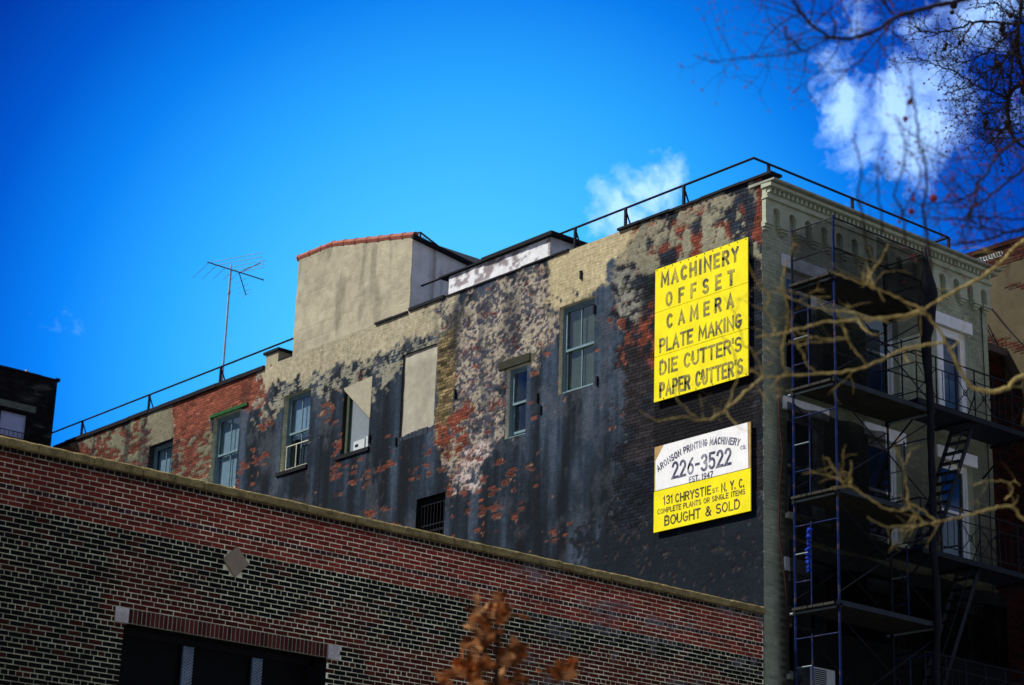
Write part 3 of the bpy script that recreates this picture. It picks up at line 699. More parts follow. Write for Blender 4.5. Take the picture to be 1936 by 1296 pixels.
# tar edge along the front and low skylight
MB().prism(FB, [(27.05, 19.27), (27.05, 19.22), (29.35, ftop(29.3)-.05), (29.35, ftop(29.3)+.0)][::-1] if False else [(27.05, 19.20), (29.35, ftop(29.35)-.07), (29.35, ftop(29.35)+.02), (27.05, 19.29)], .005, .10).build('front_flashing', blackM, bk)
sk = MB(); Z0 = 19.35
A = [fr(795, 440, 36.4), fr(842, 478, 36.4), fr(720, 448, 38.6)]
ridge0 = np.array([A[0][0], 36.4, A[0][1]]); ridge1 = np.array([A[2][0]+.1, 38.9, A[2][1]+.1]); e0 = np.array([A[1][0]+.3, 36.4, A[1][1]-.08]); e1 = e0+(ridge1-ridge0)*.9
for a, b in ((ridge0, ridge1), (ridge0, e0), (e0, e1), (ridge1, e1), ((ridge0+e0)/2, (ridge1+e1)/2)): sk.tube([a, b], .022, 5)
for a in (ridge0, e0, ridge1): sk.tube([a, a-np.array([0, 0, .5])], .02, 5)
sk.build('skylight_frame', railM, bk)
MB().quad(ridge0, e0, e1, ridge1).build('skylight_pane', glassM, bk)
q = MB(); p0 = fr(797, 541, 36.1); p1 = fr(850, 520, 35.2)
q.tube([(p0[0], 36.1, p0[1]), (p0[0]+.03, 34.9, p0[1]+.02)], .025, 6); q.build('pipe', railM, bk)
q = MB().box(WORLD, 27.05, 27.4, 34.9, 36.15, 17.45, 17.52); q.build('base_flashing', blackM, bk)
# ---- stub chimney
ch = empty('stub_chimney', (27.3, 41.6, 17.3), 'short beige chimney stub with black tar cap beside the bulkhead', 'chimney')
MB().box(WORLD, 27.1, 27.6, 41.35, 41.88, 17.2, 17.74).build('shaft', stuccoM, ch, cols=np.array([[.35, .32, .22]]*8))
MB().box(WORLD, 27.05, 27.68, 41.3, 41.95, 17.745, 17.81).box(WORLD, 27.12, 27.6, 40.82, 41.34, 17.46, 17.52).box(WORLD, 27.58, 27.66, 40.9, 41.3, 17.46, 17.79).build('tar_cap', blackM, ch)

# ---- roof railings
def railing(name, label, segs, posts, brace_dir):
    e_ = empty(name, segs[0][0], label, 'railing')
    for a, b in segs:
        MB().tube([a, b], .024, 6).build('top_rail', railM, e_)
    for p, bd in posts:
        p = np.array(p, float); f = np.array([p[0], p[1], 17.2])
        MB().box(WORLD, p[0]-.025, p[0]+.025, p[1]-.025, p[1]+.025, 17.2, p[2]).build('post', railM, e_)
        if bd is not None: MB().tube([p-[0, 0, .03], f+np.array(bd)], .018, 5).build('brace', railM, e_)
    return e_
def rail_y(x, X=27.4): return sd(x, 0, X)
RZ = 18.09
def ys(px, py): return sd(px, py, 27.4)[0]
lp = [ys(156, 800), ys(283, 747), ys(418, 697)]
railing('roof_railing', 'black iron roof railing on the left part of the roof, running past the aerial', [((27.4, 53.4, RZ), (27.4, 40.7, RZ))], [((27.4, y, RZ), (.40, 0, 0)) for y in lp], None)
cY = ys(1425, 298); eX = fr(1793, 445, cY)[0]
rp = [ys(1088, 430), ys(1183, 400), ys(1293, 352)]
fX = [fr(1453, 309, cY)[0], fr(1611, 372, cY)[0], eX]
railing('roof_railing', 'black iron roof railing at the high corner over the signs, turning along the street cornice', [((27.4, ys(1060, 440)+.5, RZ), (27.4, cY, RZ)), ((27.4, cY, RZ), (eX, cY, RZ)), ((eX, cY, RZ), (eX-.02, cY+1.2, RZ-.02))],
        [((27.4, y, RZ), (.40, 0, 0)) for y in rp]+[((x, cY, RZ), None) for x in fX], None)
tag(MB().box(WORLD, eX-.5, eX-.08, cY+.1, cY+.5, 17.2, 17.78, .04).build('roof_vent', blackM), 'low black vent hood on the roof at the right end of the street railing', 'vent')
# ---- aerial
YA = 45.3; XA = 28.0
mb = sd(424, 700, XA); mt = sd(434, 510, XA); YA = (mb[0]+mt[0])/2
ant = empty('tv_aerial', (XA, YA, 17.2), 'tall thin rooftop television aerial on a pole left of the bulkhead', 'aerial')
MB().tube([(XA, YA, 17.2), (XA, YA, mt[1]-.05)], .026, 6).build('mast', alumM, ant)
MB().tube([(XA, YA, mt[1]-.05), (XA, YA, mt[1]+.12)], .018, 6).tube([(XA, YA, mt[1]-.7), (XA, YA, mt[1]-.62)], .04, 6).build('mast_clamp', alumM, ant)
bl_ = fr(392, 496, YA); br_ = fr(499, 530, YA); bm = fr(434, 511, YA)
MB().tube([(bl_[0], YA, bl_[1]), (br_[0], YA, br_[1])], .018, 5).build('boom', mat('weathered_boom', (.10, .11, .16), bump=.1), ant)
for i, px_ in enumerate((395, 410, 426, 441, 452)):
    bX = fr(px_, 497+(px_-395)*.315, YA)
    for dx, dy, dl in ((-20, 26, 1), (88, -10, 1)):
        k = 1-.13*i
        a = (px_+dx*k, 497+(px_-395)*.315+dy*k)
        # both arms swept towards +X, one to either side of the boom
        d = np.array([.33*k, 1.30*k, 0]) if dx < 0 else np.array([.60*k, -1.55*k, .02])
        p = np.array([bX[0], YA, bX[1]]); MB().tube([p, p+d], .007, 4).build('element', alumM, ant)
p = np.array([fr(452, 516, YA)[0], YA, fr(452, 516, YA)[1]])
for dz, dy in ((-.45, .25), (.30, -.35)):
    qv = p+np.array([.42, dy, dz]); MB().tube([p, qv], .014, 4).build('reflector_arm', railM, ant)
    for t in (.35, .6, .85, 1.0):
        c = p+(qv-p)*t; MB().tube([c-[0, .28, 0], c+[0, .28, 0]], .005, 4).build('element', alumM, ant)

# ================================================================== signs
def arc_(cx, cy, rx, ry, a0, a1, n=9): return [(cx+rx*math.cos(math.radians(a0+(a1-a0)*k/n)), cy+ry*math.sin(math.radians(a0+(a1-a0)*k/n))) for k in range(n+1)]
O_ = arc_(.5, .5, .5, .5, 90, 450, 18)
GL = {'A': (1, [[(0, 0), (.5, 1), (1, 0)], [(.2, .32), (.8, .32)]]), 'B': (.9, [[(0, 0), (0, 1), (.6, 1)]+arc_(.6, .76, .36, .24, 90, -90, 6)+[(.0, .52)], [(.6, .52)]+arc_(.62, .26, .38, .26, 90, -90, 7)+[(0, 0)]]),
      'C': (.9, [arc_(.5, .5, .5, .5, 48, 312, 14)]), 'D': (.95, [[(0, 0), (0, 1), (.45, 1)]+arc_(.45, .5, .55, .5, 90, -90, 9)+[(0, 0)]]),
      'E': (.8, [[(1, 1), (0, 1), (0, 0), (1, 0)], [(0, .52), (.8, .52)]]), 'F': (.78, [[(1, 1), (0, 1), (0, 0)], [(0, .52), (.8, .52)]]),
      'G': (.95, [arc_(.5, .5, .5, .5, 50, 330, 14)+[(1, .45), (.55, .45)]]), 'H': (.95, [[(0, 0), (0, 1)], [(1, 0), (1, 1)], [(0, .5), (1, .5)]]), 'I': (.22, [[(.5, 0), (.5, 1)]]),
      'K': (.95, [[(0, 0), (0, 1)], [(1, 1), (.08, .42)], [(.36, .60), (1, 0)]]), 'L': (.75, [[(0, 1), (0, 0), (1, 0)]]), 'M': (1.25, [[(0, 0), (.06, 1), (.5, .25), (.94, 1), (1, 0)]]),
      'N': (1, [[(0, 0), (0, 1), (1, 0), (1, 1)]]), 'O': (1, [O_]), 'P': (.85, [[(0, 0), (0, 1), (.55, 1)]+arc_(.6, .74, .4, .26, 90, -90, 6)+[(0, .48)]]),
      'R': (.9, [[(0, 0), (0, 1), (.55, 1)]+arc_(.6, .75, .4, .25, 90, -90, 6)+[(0, .50)], [(.5, .5), (1, 0)]]), 'S': (.85, [arc_(.5, .74, .48, .26, 40, 250, 9)+arc_(.5, .25, .5, .25, 75, -150, 9)]),
      'T': (.9, [[(0, 1), (1, 1)], [(.5, 1), (.5, 0)]]), 'U': (.9, [[(0, 1), (0, .35)]+arc_(.5, .35, .5, .35, 180, 360, 8)+[(1, 1)]]), 'Y': (.95, [[(0, 1), (.5, .48), (1, 1)], [(.5, .48), (.5, 0)]]),
      '1': (.3, [[(0, .8), (.7, 1), (.7, 0)]]), '2': (.85, [arc_(.5, .72, .48, .28, 165, -25, 9)+[(0, 0), (1, 0)]]), '3': (.85, [arc_(.5, .75, .46, .25, 150, -80, 8), arc_(.5, .26, .5, .26, 80, -150, 8)]),
      '4': (.9, [[(.75, 0), (.75, 1), (0, .3), (1, .3)]]), '5': (.85, [[(.95, 1), (.12, 1), (.06, .55)]+arc_(.48, .32, .5, .32, 120, -150, 9)]), '6': (.85, [[(.85, 1), (.3, .7)]+arc_(.5, .31, .48, .31, 160, 520, 14)]),
      '7': (.85, [[(0, 1), (1, 1), (.35, 0)]]), '9': (.85, [arc_(.5, .69, .48, .31, -20, 340, 14)+[(.7, .2), (.2, 0)]]), '-': (.5, [[(0, .5), (1, .5)]]), '.': (.01, [[(.5, 0), (.5, .10)]]), "'": (.01, [[(.5, .78), (.5, 1)]]),
      '&': (1, [[(1, 0), (.22, .72)]+arc_(.45, .82, .24, .18, 200, -20, 7)+[(.1, .35)]+arc_(.38, .24, .36, .24, 160, 320, 7)+[(1, .5)]]), ' ': (.45, [])}
def letter(mb, ch, place, w, h, th):
    """one hand-painted block letter: thick polyline bands; place(x,y,n) -> world"""
    wf, strokes = GL[ch]
    for k, st_ in enumerate(strokes):
        n = len(st_); P_ = [np.array([a*w, th/2+b*(h-th)]) for a, b in st_]; q = th/2*R.uniform(.88, 1.12); L_ = []; Rr = []
        for i in range(n):
            d0 = P_[i]-P_[i-1] if i else P_[1]-P_[0]; d1 = P_[i+1]-P_[i] if i < n-1 else d0
            d0 = d0/(np.linalg.norm(d0)+1e-9); d1 = d1/(np.linalg.norm(d1)+1e-9); t = d0+d1; t = t/(np.linalg.norm(t)+1e-9); nn = np.array([-t[1], t[0]])
            c = max(.45, nn@np.array([-d1[1], d1[0]])); e_ = q/c; p = P_[i]-(t*q if i == 0 else 0)+(t*q if i == n-1 else 0)
            if np.linalg.norm(P_[0]-P_[-1]) < 1e-6: p = P_[i]
            L_.append(p+nn*e_); Rr.append(p-nn*e_)
        b0 = len(mb.v); z = .0006*(k+1)
        for a, b in zip(L_, Rr): mb.v += [place(a[0], a[1], z), place(b[0], b[1], z), place(a[0], a[1], -.002), place(b[0], b[1], -.002)]
        for i in range(n-1):
            o = b0+i*4; mb.f += [(o+1, o+5, o+4, o), (o, o+4, o+6, o+2), (o+5, o+1, o+3, o+7)]
def line(s, px, m, parent, n, gaps=None, bold=.012, name='lettering', weight=.15, gap=.14):
    """px = (left x, top, bottom, right x, top, bottom) of the painted line on the sign face"""
    xl, tl, bl2, xr, tr, br2 = px; X = 27.1-n
    a, b = sd(xl, bl2, X), sd(xl, tl, X); c, d = sd(xr, br2, X), sd(xr, tr, X)
    z0 = (a[1]+c[1])/2; z1 = (b[1]+d[1])/2; y0, y1 = (a[0]+b[0])/2, (c[0]+d[0])/2; h = z1-z0; th = h*weight
    tot = sum(max(GL[c_][0], .01) for c_ in s)+gap*(len(s)-1); avail = abs(y1-y0)-th*len(s); k = avail/tot; u = -y0+th/2
    for c_ in s:
        w = GL[c_][0]*k; jz = R.uniform(-.006, .006)*h*2
        if c_ != ' ':
            mb = MB(); letter(mb, c_, lambda x, y, e, u=u, jz=jz: tuple(SIDE(u+x, z0+jz+y, n+.002+e)), w, h, th); mb.build('letter', m, parent)
        u += w+gap*k+th
def spaced(s, k): return (' '*k).join(s)
N1 = .10
yl = (sd(1238, 509)[0]+sd(1238, 762)[0])/2; yr = (sd(1412, 452)[0]+sd(1418, 708)[0])/2
yl, yr = 28.05, 25.70; k1 = (27.1-N1)/27.1
def sgY(y): return y*k1
def sgZ(z): return 1.6+(z-1.6)*k1
sg = empty('yellow_sign', (27.0, 27.0, 13.6), 'large bright yellow sign board reading MACHINERY OFFSET CAMERA, high on the side wall', 'sign')
L_, R_ = -sgY(28.24), -sgY(25.76); Zb, Zt = sgZ(13.64), sgZ(16.355); h3 = (Zt-Zb)/3
for i in range(3): MB().box(SIDE, L_, R_, Zb+i*h3+(.006 if i else 0), Zb+(i+1)*h3, N1-.02, N1, .003).build('sign_panel', yellowM, sg)
q = MB()
for v in (Zb+.1, Zb+h3, Zb+2*h3, Zt-.1): q.box(SIDE, L_+.02, R_-.02, v-.03, v+.03, .02, N1-.022)
q.build('batten', blackM, sg)
q = MB()
for i in range(12):
    u = L_+.05+i*(R_-L_-.1)/11; q.tube([SIDE(u, Zt-.03, N1-.005), SIDE(u, Zt-.03, N1+.008)], .012, 5)
    if i % 2: q.tube([SIDE(u, Zb+.03, N1-.005), SIDE(u, Zb+.03, N1+.008)], .012, 5)
q.build('bolt', railM, sg)
NL = N1+.001
for s, p, gp in (('MACHINERY', (1249, 515, 543.5, 1397, 466, 495), .62), ('OFFSET', (1258, 550, 579, 1389, 511, 541), 1.5), ('CAMERA', (1260, 592, 621, 1388, 555, 583), 1.2),
               ('PLATE MAKING', (1246.5, 638, 667, 1402.6, 595, 621), .38), ("DIE CUTTER'S", (1246.5, 680, 709, 1402.6, 638, 666), .38), ("PAPER CUTTER'S", (1246.5, 721, 751, 1405, 679, 709), .32)):
    line(s, p, letYM, sg, NL, gap=(.32 if gp < .8 else gp*.75) if gp > .5 else .10, weight=.20 if gp > .5 else .17)
s2 = empty('printing_sign', (27.0, 27.0, 11.0), 'smaller sign board, white above with phone number, yellow below, under the big yellow sign', 'sign')
L2, R2 = -sgY(28.21), -sgY(25.71); Zb2, Zt2 = sgZ(11.08), sgZ(12.75); zs_ = sgZ(11.88)
MB().box(SIDE, L2, R2, Zb2, zs_-.004, N1-.02, N1, .003).build('yellow_panel', yellowM, s2)
MB().box(SIDE, L2, R2, zs_, Zt2, N1-.024, N1-.004, .003).build('plywood_back', plyM, s2)
q = MB().prism(SIDE, [(L2+.04, zs_+.004), (R2-.05, zs_+.004), (R2-.07, Zt2-.006), (L2+.26, Zt2-.006), (L2+.04, Zt2-.28)], N1-.002, N1+.004); q.build('white_panel', signwM, s2)
q = MB()
for v in (Zb2+.1, zs_, Zt2-.1): q.box(SIDE, L2+.02, R2-.02, v-.03, v+.03, .02, N1-.026)
q.build('batten', blackM, s2)
line('226-3522', (1270, 872, 905, 1383, 847, 880), letWM, s2, N1+.005, bold=.02)
line('EST. 1947', (1302.5, 901, 913, 1348, 891.5, 903), letWM, s2, N1+.005, bold=.02)
line('131', (1254, 938, 956, 1272, 935, 951), letYM2, s2, NL, bold=.01); line('CHRYSTIE', (1276.5, 934.5, 951.5, 1344.5, 917, 934), letYM2, s2, NL, bold=.01)
line('ST.', (1346.5, 924.5, 932.5, 1359.5, 921, 929.5), letYM2, s2, NL, bold=.02); line('N. Y. C.', (1363.5, 913, 931, 1407, 905, 922), letYM2, s2, NL, bold=.02)
line('COMPLETE PLANTS OR SINGLE ITEMS', (1243, 961.5, 972, 1409, 926, 936), letYM2, s2, NL, bold=.025)
line('BOUGHT & SOLD', (1256, 975.5, 995, 1399, 943.5, 962.5), letYM2, s2, NL, bold=.02)
# arched line, letter by letter
txt = 'ARONSON PRINTING MACHINERY'; ctr = [(1244, 893), (1266, 878), (1293, 859), (1318, 851), (1342, 842), (1369, 838), (1398, 846)]
XY = np.array([(-sd(a, b, 27.0)[0], sd(a, b, 27.0)[1]) for a, b in ctr]); cf2 = np.polyfit(XY[:, 0], XY[:, 1], 2)
wd = {'I': .5, ' ': .55, 'M': 1.25, 'N': 1.08, 'O': 1.08, 'A': 1.05}; ws = [wd.get(c, .95) for c in txt]; tot = sum(ws); u_ = XY[0, 0]; uu = XY[-1, 0]-u_
for c, k in zip(txt, ws):
    w1 = uu*k/tot
    if c != ' ':
        uc = u_+w1/2; v_ = np.polyval(cf2, uc); a_ = math.atan(2*cf2[0]*uc+cf2[1]); ww = w1*.66*(GL[c][0] > .1); ca, sa = math.cos(a_), math.sin(a_)
        mb = MB(); letter(mb, c, lambda x, y, e: tuple(SIDE(uc+(x-ww/2)*ca-y*sa, v_+(x-ww/2)*sa+y*ca, N1+.006+e)), ww, .14, .026); mb.build('letter', letWM, s2)
    u_ += w1
line('CO.', (1400, 841, 849, 1410, 843, 851), letWM, s2, N1+.005, bold=.03)

# ================================================================== TENEMENT: street facade
F = FRONT(25.4)
FX0, FX1 = 27.1, 33.77
cols3 = [(27.74, 28.74), (29.98, 30.94), (32.12, 33.12)]
rows3 = [(13.85, 15.82), (11.10, 13.04), (8.20, 10.04), (5.3, 7.2), (1.6, 4.2)]
fholes = [(a, b, c, d) for (c, d) in rows3 for (a, b) in cols3]
sage = np.array([.41, .45, .33])
def fcol(u, v):
    n = fbm(u*1.1, v*1.1, 120); st = fbm(u*4, v*.4, 121); n3_ = fbm(u*9, v*10, 122, 4)
    c = sage*(1-(1-(.20+.80*sstep(11, 16.6, v)))*sstep(27.42, 27.55, u))[:, None]*(.72+.48*n[:, None])*(1-.28*sstep(.52, .72, st)[:, None])  # shade painted into the facade colour, deepening downwards right of the corner pier
    k = (sstep(.70, .76, n3_))[:, None]*.5; return c*(1-k)+np.array([.12, .10, .08])*k
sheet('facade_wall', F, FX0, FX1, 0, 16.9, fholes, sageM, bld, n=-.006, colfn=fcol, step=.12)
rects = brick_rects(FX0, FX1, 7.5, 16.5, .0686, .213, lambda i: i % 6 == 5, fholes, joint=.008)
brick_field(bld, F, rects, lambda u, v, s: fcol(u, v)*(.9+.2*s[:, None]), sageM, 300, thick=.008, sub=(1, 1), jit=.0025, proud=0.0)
# toothed corner where facade bricks show on the side
for ci, (a, b) in enumerate(cols3):
    for ri, (c, d) in enumerate(rows3[:3]):
        r = (a, b, c, d); room(F, r, 1.5, .28)
        q = MB(); t = .05
        q.box(F, a-t, a, c, d, -.30, -.01); q.box(F, b, b+t, c, d, -.30, -.01); q.box(F, a-t, b+t, d, d+.03, -.30, -.01)
        q.build('reveal', sagepM, bld)
        MB().box(F, a-.12, b+.12, d+.0, d+.25, -.02, .035, .004).build('window_lintel', lintM, bld)
        MB().box(F, a-.08, b+.08, c-.10, c, -.25, .07, .006).build('stone_sill', sagepM, bld)
        if ci == 2 and ri == 0: continue
        window(F, r, bld, wframeM if ci or ri < 2 else wframeM, .14, muntin=False, curtain=None, fw=.075)
        if (ci, ri) in ((0, 0), (0, 1)): MB().box(F, a+.1, b-.1, c+.5, d-.1, -.42, -.40).build('blue_reflection', mat('deep_blue_reflection', (.015, .03, .12), bump=.1), bld)  # blue sheet behind the panes, standing in for sky reflected in them
# white framed doorway onto the fire escape
a, b = cols3[2]; c, d = rows3[0]
q = MB().box(F, a, a+.30, c, d, -.16, -.08).box(F, b-.16, b, c, d, -.16, -.08).box(F, a+.30, b-.16, d-.16, d, -.16, -.08).box(F, a+.30, b-.16, c, c+.30, -.16, -.08).box(F, a+.10, a+.2, c+.1, d-.2, -.08, -.06)
dr = q.build('doorway_frame', lintM, bld)
MB().box(F, a+.30, b-.16, c+.3, d-.16, -.14, -.135).build('door_pane', glassM, dr)
MB().box(F, a+.36, b-.22, c+.3, c+.95, -.2, -.18).build('door_panel', curt2M, dr)
# arcade frieze with corbels
pt = .441; n_ar = 15
q = MB(); zt_, za, zb_ = 17.0, 16.88, 16.56; aw = .095
for k in range(n_ar):
    c0 = 27.17+pt*k+pt/2; l = max(c0-pt/2, FX0); r2 = min(c0+pt/2, FX1)
    arc = [(c0+aw*math.cos(t), za-aw+aw*math.sin(t)) for t in [math.pi-math.pi*i/8 for i in range(9)]]
    poly = [(l, zb_), (c0-aw, zb_)]+arc+[(c0+aw, zb_), (r2, zb_), (r2, zt_), (l, zt_)]
    # two halves keep the n-gons convex enough
    half1 = [(l, zb_), (c0-aw, zb_)]+arc[:5]+[(c0, zt_), (l, zt_)]; half2 = [(c0, zt_)]+arc[4:]+[(c0+aw, zb_), (r2, zb_), (r2, zt_)]
    q.prism(F, half1, .004, .10); q.prism(F, half2, .004, .10)
q.box(F, FX0, 27.17, zb_, zt_, .004, .10)
q.build('arcade_frieze', sagepM, bld)
for k in range(n_ar+1):
    c0 = 27.17+pt*k; c0 = min(c0, FX1-.12); m_ = MB()
    for j, (hw, nn, z0, z1) in enumerate(((.125, .125, 16.50, 16.556), (.095, .095, 16.45, 16.498), (.062, .060, 16.40, 16.448))):
        m_.box(F, max(c0-hw, FX0-.02), c0+hw, z0, z1, .004, nn, .004)
    m_.build('corbel', sagepM, bld)
q = MB()
q.box(F, FX0-.02, FX1+.03, 17.002, 17.035, .004, .16, .004); q.box(F, FX0-.0, FX1+.01, 17.037, 17.115, .004, .135)
q.box(F, FX0-.0, FX1+.01, 17.117, 17.215, .004, .10)
q.build('cornice_band', sagepM, bld)
x = FX0+.02
while x < FX1-.05:
    MB().box(F, x, x+.062, 17.120, 17.212, .10, .185, .004).build('dentil', sagepM, bld); x += .123
MB().box(F, FX0-.03, FX1+.12, 17.217, 17.30, .004, .25, .01).build('cornice_fascia', sagepM, bld)
MB().box(F, FX0-.04, FX1+.16, 17.302, 17.36, -.3, .34, .01).build('cornice_gutter', mat('pale_metal_gutter', (.30, .33, .27), rough=.6, bump=.2), bld)
MB().tube([F(33.55, 16.5, .03), F(33.56, 14, .05), F(33.55, 8, .04)], .012, 5).build('wall_cable', railM, bld)

# ================================================================== GARAGE with patterned brick front
gar = empty('garage_building', (18, 25.4, 0), 'low brick building with dark patterned brickwork, white mortar and rough yellow stone coping in front', 'building')
GT = 9.158; gc = .0715
ghole = (14.47, 17.86, 4.4, 7.095); sold = (14.53, 17.86, 7.098, 7.292)
st1 = (14.31, 14.53, 7.085, 7.299); st2_ = (17.86, 18.08, 7.085, 7.299)
gholes = [ghole, (sold[0], sold[1], 7.08, 7.299), st1, st2_]
hdr = lambda i: i in (0, 7, 11) or (i > 11 and (i-11) % 6 == 0)
def gmort(u, v):
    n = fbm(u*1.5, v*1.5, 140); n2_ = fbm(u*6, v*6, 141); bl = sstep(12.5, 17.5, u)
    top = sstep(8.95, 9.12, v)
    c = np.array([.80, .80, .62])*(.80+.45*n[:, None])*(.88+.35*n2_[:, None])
    c = c*(.50+.50*bl[:, None])*(1-.65*top[:, None])  # mortar darkened at the left like a lens vignette
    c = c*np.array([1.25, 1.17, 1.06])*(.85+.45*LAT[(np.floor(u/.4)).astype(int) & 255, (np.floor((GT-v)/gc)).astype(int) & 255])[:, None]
    b2 = (v < 8.36)[:, None]; return np.where(b2, c*np.array([.93, 1.0, .96]), c)
def tstain(u, v):
    k = 0
    for x0 in (fr(1158, 1160)[0], fr(1236, 1185)[0]):
        bar = sstep(.07, .0, np.abs(v-8.30+.0*u))*sstep(.40, .2, np.abs(u-x0)); leg = sstep(.07, .02, np.abs(u-x0))*sstep(7.78, 7.95, v)*sstep(8.36, 8.28, v)
        k = np.maximum(k, np.maximum(bar*.5, leg*.9))
    k = np.maximum(k, sstep(.08, 0, np.abs(v-8.33))*sstep(21.0, 22, u)*sstep(25.8, 24.6, u)*.35)
    k = np.maximum(k, .55*sstep(.58, .70, fbm(u*.9, v*2.2, 152, 5))*sstep(18, 21, u)); k = k*sstep(.35, .6, fbm(u*9, v*9, 150, 3)); X0, Z0 = fr(157, 938); k = np.maximum(k, sstep(.02, .01, np.abs(u-X0))*sstep(.045, .03, np.abs(v-Z0)))
    return k
def gcol(u, v, s):
    n = fbm(u*.8, v*1.6, 145); n2_ = fbm(u*.55, v*1.1, 148, 4)
    red = np.array([.25, .034, .021])*(.60+.8*s[:, None]); blk_ = np.array([.0065, .005, .0045])*(.5+1.1*s[:, None]); pur = np.array([.07, .022, .028])*(.6+.8*s[:, None])
    topz = v > 8.375
    hd = (np.abs(v-8.622) < .034) | (v > 9.09)
    mixr = sstep(.50, .60, n2_*.6+.25+.30*sstep(20, 23, u)*sstep(7.95, 7.75, v)+.22*sstep(23.0, 20.6, u)*sstep(17.5, 19.5, u)*sstep(7.6, 7.3, v)-.08-.25*sstep(8.0, 8.1, v))
    nearwin = (u > 14.3) & (u < 18.3) & (v < 7.52) & (v > 7.3)
    p = np.clip(np.where(nearwin, .9, mixr*.9+.45*(s > .86)), 0, 1)[:, None]
    low = blk_*(1-p)+red*.42*p
    dk = sstep(11.5, 18.5, u)[:, None]*.5+.5  # left end darkened in the brick colour, standing in for lens vignetting
    top_dark = (1-.75*sstep(8.98, 9.12, v))[:, None]  # bricks get darker just under the coping
    c = np.where(topz[:, None], np.where(hd[:, None], pur, red), low)*dk*top_dark
    t = tstain(u, v)[:, None]*.8; return c*(1-t)+np.array([.30, .30, .34])*t
def gm2(u, v):
    c = gmort(u, v); t = tstain(u, v)[:, None]; return c*(1-t)+np.array([.4, .4, .42])*t
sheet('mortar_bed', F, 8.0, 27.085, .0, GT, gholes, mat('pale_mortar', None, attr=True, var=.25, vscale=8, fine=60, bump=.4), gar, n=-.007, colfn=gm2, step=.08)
rects = brick_rects(8.0, 27.08, 4.0, GT, gc, .213, hdr, gholes, joint=.0155)
dia = [fr(445, 1034), fr(469, 1062), fr(445, 1092), fr(423, 1062)]; dc = ((dia[0][0]+dia[2][0])/2, (dia[0][1]+dia[2][1])/2); dw = .215; dh = .225
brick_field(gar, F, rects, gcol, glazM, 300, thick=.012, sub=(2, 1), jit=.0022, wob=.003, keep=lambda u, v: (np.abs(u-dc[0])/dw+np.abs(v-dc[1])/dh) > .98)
sheet('lower_brick_band', F, 8.0, 27.08, 0, 4.0, [], glazM, gar, n=-.001, colfn=lambda u, v: np.full((len(u), 3), .02))
# soldier course
nS = 48; wS = (sold[1]-sold[0])/nS
q = MB().box(F, sold[0], sold[1], 7.098, 7.299, -.06, -.008); q.build('soldier_mortar', mat('soldier_mortar', (.50, .50, .38), bump=.3), gar)
for i in range(nS):
    a = sold[0]+i*wS; m_ = MB().box(F, a+.007, a+wS-.007, sold[2]+R.uniform(0, .004), sold[3], -.05, R.uniform(0, .004), .002)
    s = R.random(); cc = np.array([.10, .020, .017])*(.5+.9*s); m_.build('brick', glazM, gar, cols=np.tile(cc, (8, 1)))
# flower stones
for (a, b, c, d) in (st1, st2_):
    cx, cz = (a+b)/2, (c+d)/2; h = .108; m_ = MB().box(F, cx-h, cx+h, cz-h, cz+h, -.05, .012, .006); so_ = m_.build('carved_stone', stoneM, gar)
    m_ = MB()
    for k in range(4):
        an = math.radians(45+90*k+8); ux, uz = math.cos(an), math.sin(an); px_, pz_ = -uz, ux
        for sgn in (1,):
            tip = (cx+ux*.10, cz+uz*.10); mid1 = (cx+ux*.055+px_*.036, cz+uz*.055+pz_*.036); mid2 = (cx+ux*.055-px_*.036, cz+uz*.055-pz_*.036)
            b0 = len(m_.v); m_.v += [tuple(F(cx, cz, .013)), tuple(F(mid2[0], mid2[1], .013)), tuple(F(tip[0], tip[1], .013)), tuple(F(mid1[0], mid1[1], .013)), tuple(F(cx+ux*.05, cz+uz*.05, .034))]
            m_.f += [(b0, b0+1, b0+4), (b0+1, b0+2, b0+4), (b0+2, b0+3, b0+4), (b0+3, b0, b0+4)]
    m_.ball(F(cx, cz, .016), .016, 6, 4); m_.build('petal_relief', stoneM, so_)
ds = MB().prism(F, [(dc[0]-dw, dc[1]), (dc[0], dc[1]-dh), (dc[0]+dw, dc[1]), (dc[0], dc[1]+dh)], -.05, .03); ds.build('diamond_stone', mat('tan_diamond_stone', (.36, .29, .20), var=.15, bump=.4), gar)
# coping
x = 8.0; Ls = [13.75, 14.52, 15.52, 16.27, 17.3, 18.2, 19.15, 20.09, 21.30, 22.33, 23.41, 24.59, 25.36, 26.25, 27.08]
xs = [8.0, 9.0, 10.0, 11.0, 12.0, 12.9]+Ls
for a, b in zip(xs[:-1], xs[1:]):
    n_ = max(4, int((b-a)/.10)); V_ = []; Fq = []; ring = [(-.3, 9.160), (.050, 9.160), (.060, 9.175), (.055, 9.262), (.015, 9.290), (-.3, 9.30)]
    dz = R.uniform(-.004, .004)
    for i in range(n_+1):
        u = a+.006+(b-a-.012)*i/n_
        for k, (nn, zz) in enumerate(ring): V_.append(tuple(F(u, zz+dz+(R.uniform(-.006, .006) if 1 < k < 5 else 0), nn+(R.uniform(-.009, .007) if 0 < k < 5 else 0))))
    for i in range(n_):
        for k in range(6): kk = (k+1) % 6; Fq.append((i*6+k, (i+1)*6+k, (i+1)*6+kk, i*6+kk))
    Fq += [tuple(range(6)), tuple(n_*6+k for k in reversed(range(6)))]
    from_data('coping_stone', V_, Fq, copeM, gar)
MB().box(WORLD, 8, 27.05, 25.72, 52, 8.3, 8.5).build('garage_roof', blackM, gar)
MB().box(WORLD, 8, 27.07, 25.45, 25.7, 7.5, 9.155).box(WORLD, 8, 8.2, 25.7, 52, 0, 9.0).build('parapet_back', darkM, gar)
